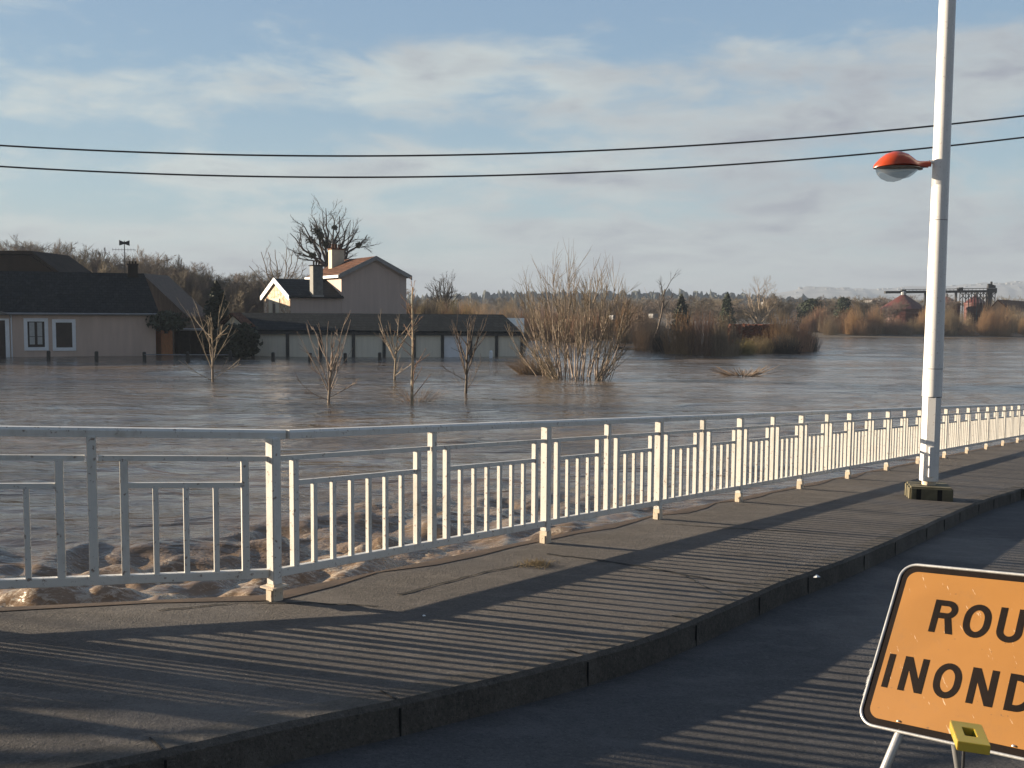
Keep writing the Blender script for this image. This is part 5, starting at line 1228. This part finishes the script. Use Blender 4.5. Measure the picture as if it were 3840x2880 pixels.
# ------------------------------------------------------------------ silos, gantry and barns on the right
def silo(px, Y, w, eave, apex, label, mat):
    p = Vector((at(px, 1200, Y).x, Y, 0)); s = sc_at(p); r_ = w * s / 2; ez = at(px, eave, Y).z; az_ = at(px, apex, Y).z; o = thing('silo', label, 'silo', p)
    MB().lathe(p, [(r_, -.5), (r_, ez)], 24).build('body', mat, o)
    MB().lathe(p, [(r_ * 1.05, ez - .2), (r_ * 1.05, ez), (r_ * .12, az_), (.01, az_)], 24).build('roof', mat, o); MB().lathe(p, [(r_ * .12, az_ - .1), (r_ * .12, az_ + .5), (0, az_ + .7)], 10).build('vent', 'silo_steel', o)
    b = MB(); n_ = 7
    for k in range(n_): b.lathe(p + UP * (ez * (k + .5) / n_), [(r_ + .0, -.06), (r_ + .06, 0), (r_, .06)], 24)
    b.build('hoops', mat, o)
silo(3385, 185, 160, 1158, 1106, 'large red round silo left of the street lamp pole', 'silo_red')
silo(3545, 188, 100, 1138, 1112, 'brown red silo partly hidden by the street lamp pole', 'silo_red')
silo(3655, 190, 76, 1136, 1108, 'smaller silo with red body right of the street lamp pole', 'silo_red')
def gantry():
    Y = 186; o = thing('conveyor_gantry', 'long horizontal steel conveyor gantry above the silos', 'conveyor', Vector((at(3530, 1200, Y).x, Y, 0)))
    a, c = at(3318, 1096, Y), at(3735, 1092, Y); MB().bar(a, c, .8, .45).build('beam', 'cable_black', o)
    a, c = at(3395, 1086, Y), at(3730, 1081, Y); b = MB(); b.bar(a, c, .9, .12)
    for k in range(25): q = a.lerp(c, k / 24); b.bar(q, q - UP * .6, .07, .07, Vector((1, 0, 0)))
    b.build('handrail', 'silo_steel', o)
    for x in (3386, 3470, 3585, 3706, 3714): p0 = at(x, 1094, Y); MB().bar(Vector((p0.x, Y, -.5)), p0, .35, .35, Vector((1, 0, 0))).build('support', 'cable_black', o)
    for x, t in ((3387, 1085), (3600, 1078), (3712, 1064), (3724, 1070)): p0 = at(x, t, Y); q = at(x, 1096, Y); MB().bar(q, p0, .9 if x < 3700 else .4, .8, Vector((1, 0, 0))).build('head', 'cable_black', o)
    b = MB(); rr_ = random.Random(8)
    for x in list(range(3600, 3740, 11)): q = at(x, 1094, Y + 1); b.bar(q, q - UP * rr_.uniform(1.5, 6), .12, .12, Vector((1, 0, 0)))
    for x in range(3600, 3730, 22): b.bar(at(x, 1096, Y + 1.2), at(x + 22, 1122, Y + 1.2), .12, .12); b.bar(at(x + 22, 1096, Y + 1.2), at(x, 1122, Y + 1.2), .12, .12)
    for x, t_ in ((3703, 1072), (3716, 1056), (3722, 1068), (3733, 1080)): q = at(x, 1100, Y + .5); b.bar(q, at(x + 2, t_, Y + .5), .3, .3, Vector((1, 0, 0)))
    b.build('lattice', 'cable_black', o)
gantry()
def barn(x0, x1, ap, eave, Y, label, mw, mr, long_to=None, apy=None):
    o = thing('barn', label, 'barn', Vector((at((x0 + x1) / 2, 1200, Y).x, Y, 0))); l, r_ = at(x0, eave, Y), at(x1, eave, Y); a = at(ap, apy, Y)
    d = Vector((9, 14, 0)) if long_to is None else Vector(long_to)
    MB().slab([Vector((l.x, Y, -.5)), l, a, r_, Vector((r_.x, Y, -.5))], d).build('wall', mw, o); b = MB(); t = UP * .25
    b.slab([a - UP * .0, r_ + Vector((.4, 0, -.3)), r_ + Vector((.4, 0, -.3)) + t, a + t], d); b.slab([a - Vector((.002, 0, 0)), l + Vector((-.4, 0, -.3)), l + Vector((-.4, 0, -.3)) + t, a + t - Vector((.002, 0, 0))], d); b.build('roof', mr, o)
barn(3705, 3790, 3741, 1170, 172, 'brown gabled barn at the right edge behind the scrub', 'barn_brown', 'roof_brown', (16, 22, 0), 1128)
barn(3815, 3900, 3857, 1172, 162, 'pale low building cut by the right picture edge', 'wall_cream', 'gutter_metal', (6, 8, 0), 1165)
for x, y, w_, h_, Y, lab in ((2305, 1190, 26, 16, 128, 'small white house glimpsed between the willow and the gaunt tree'), (2450, 1185, 20, 16, 150, 'small white wall glimpsed right of the gaunt tree'), (2870, 1140, 9, 14, 200, 'white chimney stack above the brush island'), (3180, 1132, 20, 10, 205, 'tiny white house left of the red silo'), (3262, 1130, 16, 8, 205, 'tiny white house just beside the red silo')):
    p = at(x, y, Y); s = sc_at(p); o = thing('far_house', lab, 'house', Vector((p.x, Y, 0))); Hh = p.z + h_ * s / 2
    MB().box(Vector((p.x, Y, Hh - h_ * s / 2)), w_ * s, 5, h_ * s).build('wall', 'far_house', o)

# ------------------------------------------------------------------ ordinal labels for the rows of look-alikes
ONES = ['', 'first', 'second', 'third', 'fourth', 'fifth', 'sixth', 'seventh', 'eighth', 'ninth', 'tenth', 'eleventh', 'twelfth', 'thirteenth', 'fourteenth', 'fifteenth', 'sixteenth', 'seventeenth', 'eighteenth', 'nineteenth']
TENS = {2: ('twentieth', 'twenty'), 3: ('thirtieth', 'thirty'), 4: ('fortieth', 'forty'), 5: ('fiftieth', 'fifty'), 6: ('sixtieth', 'sixty'), 7: ('seventieth', 'seventy')}
def ordinal(n): return ONES[n] if n < 20 else (TENS[n // 10][0] if n % 10 == 0 else TENS[n // 10][1] + ' ' + ONES[n % 10])
for grp in ('bushes along the far right bank', 'rusty bushes behind the willow', 'bushes behind the garage roof', 'leafless trees behind the houses', 'leafless trees beyond the brush island'):
    g = sorted([o for o in SC.objects if o.get('group') == grp], key=lambda o: proj(o.location)[0]); vis = [o for o in g if -60 < proj(o.location)[0] < 3900]
    for o in g:
        if o not in vis: bpy.data.objects.remove(o)
    for i, o in enumerate(vis): o['label'] = o['label'] + ', ' + ordinal(i + 1) + ' from the left'

# ------------------------------------------------------------------ haze
def haze():
    b = MB(); b.box((600, 2300, 50), 9000, 5400, 116); m = bpy.data.materials.new('haze'); m.use_nodes = True; nt = m.node_tree; nt.nodes.clear()
    o_ = nt.nodes.new('ShaderNodeOutputMaterial'); v = nt.nodes.new('ShaderNodeVolumePrincipled'); v.inputs['Color'].default_value = (.40, .48, .60, 1); v.inputs['Density'].default_value = .00042; v.inputs['Anisotropy'].default_value = 0
    nt.links.new(v.outputs[0], o_.inputs['Volume']); MATS['haze'] = m; o = b.build('haze', 'haze'); o['kind'] = 'stuff'; o['label'] = 'thin pale winter haze over the valley'
haze()
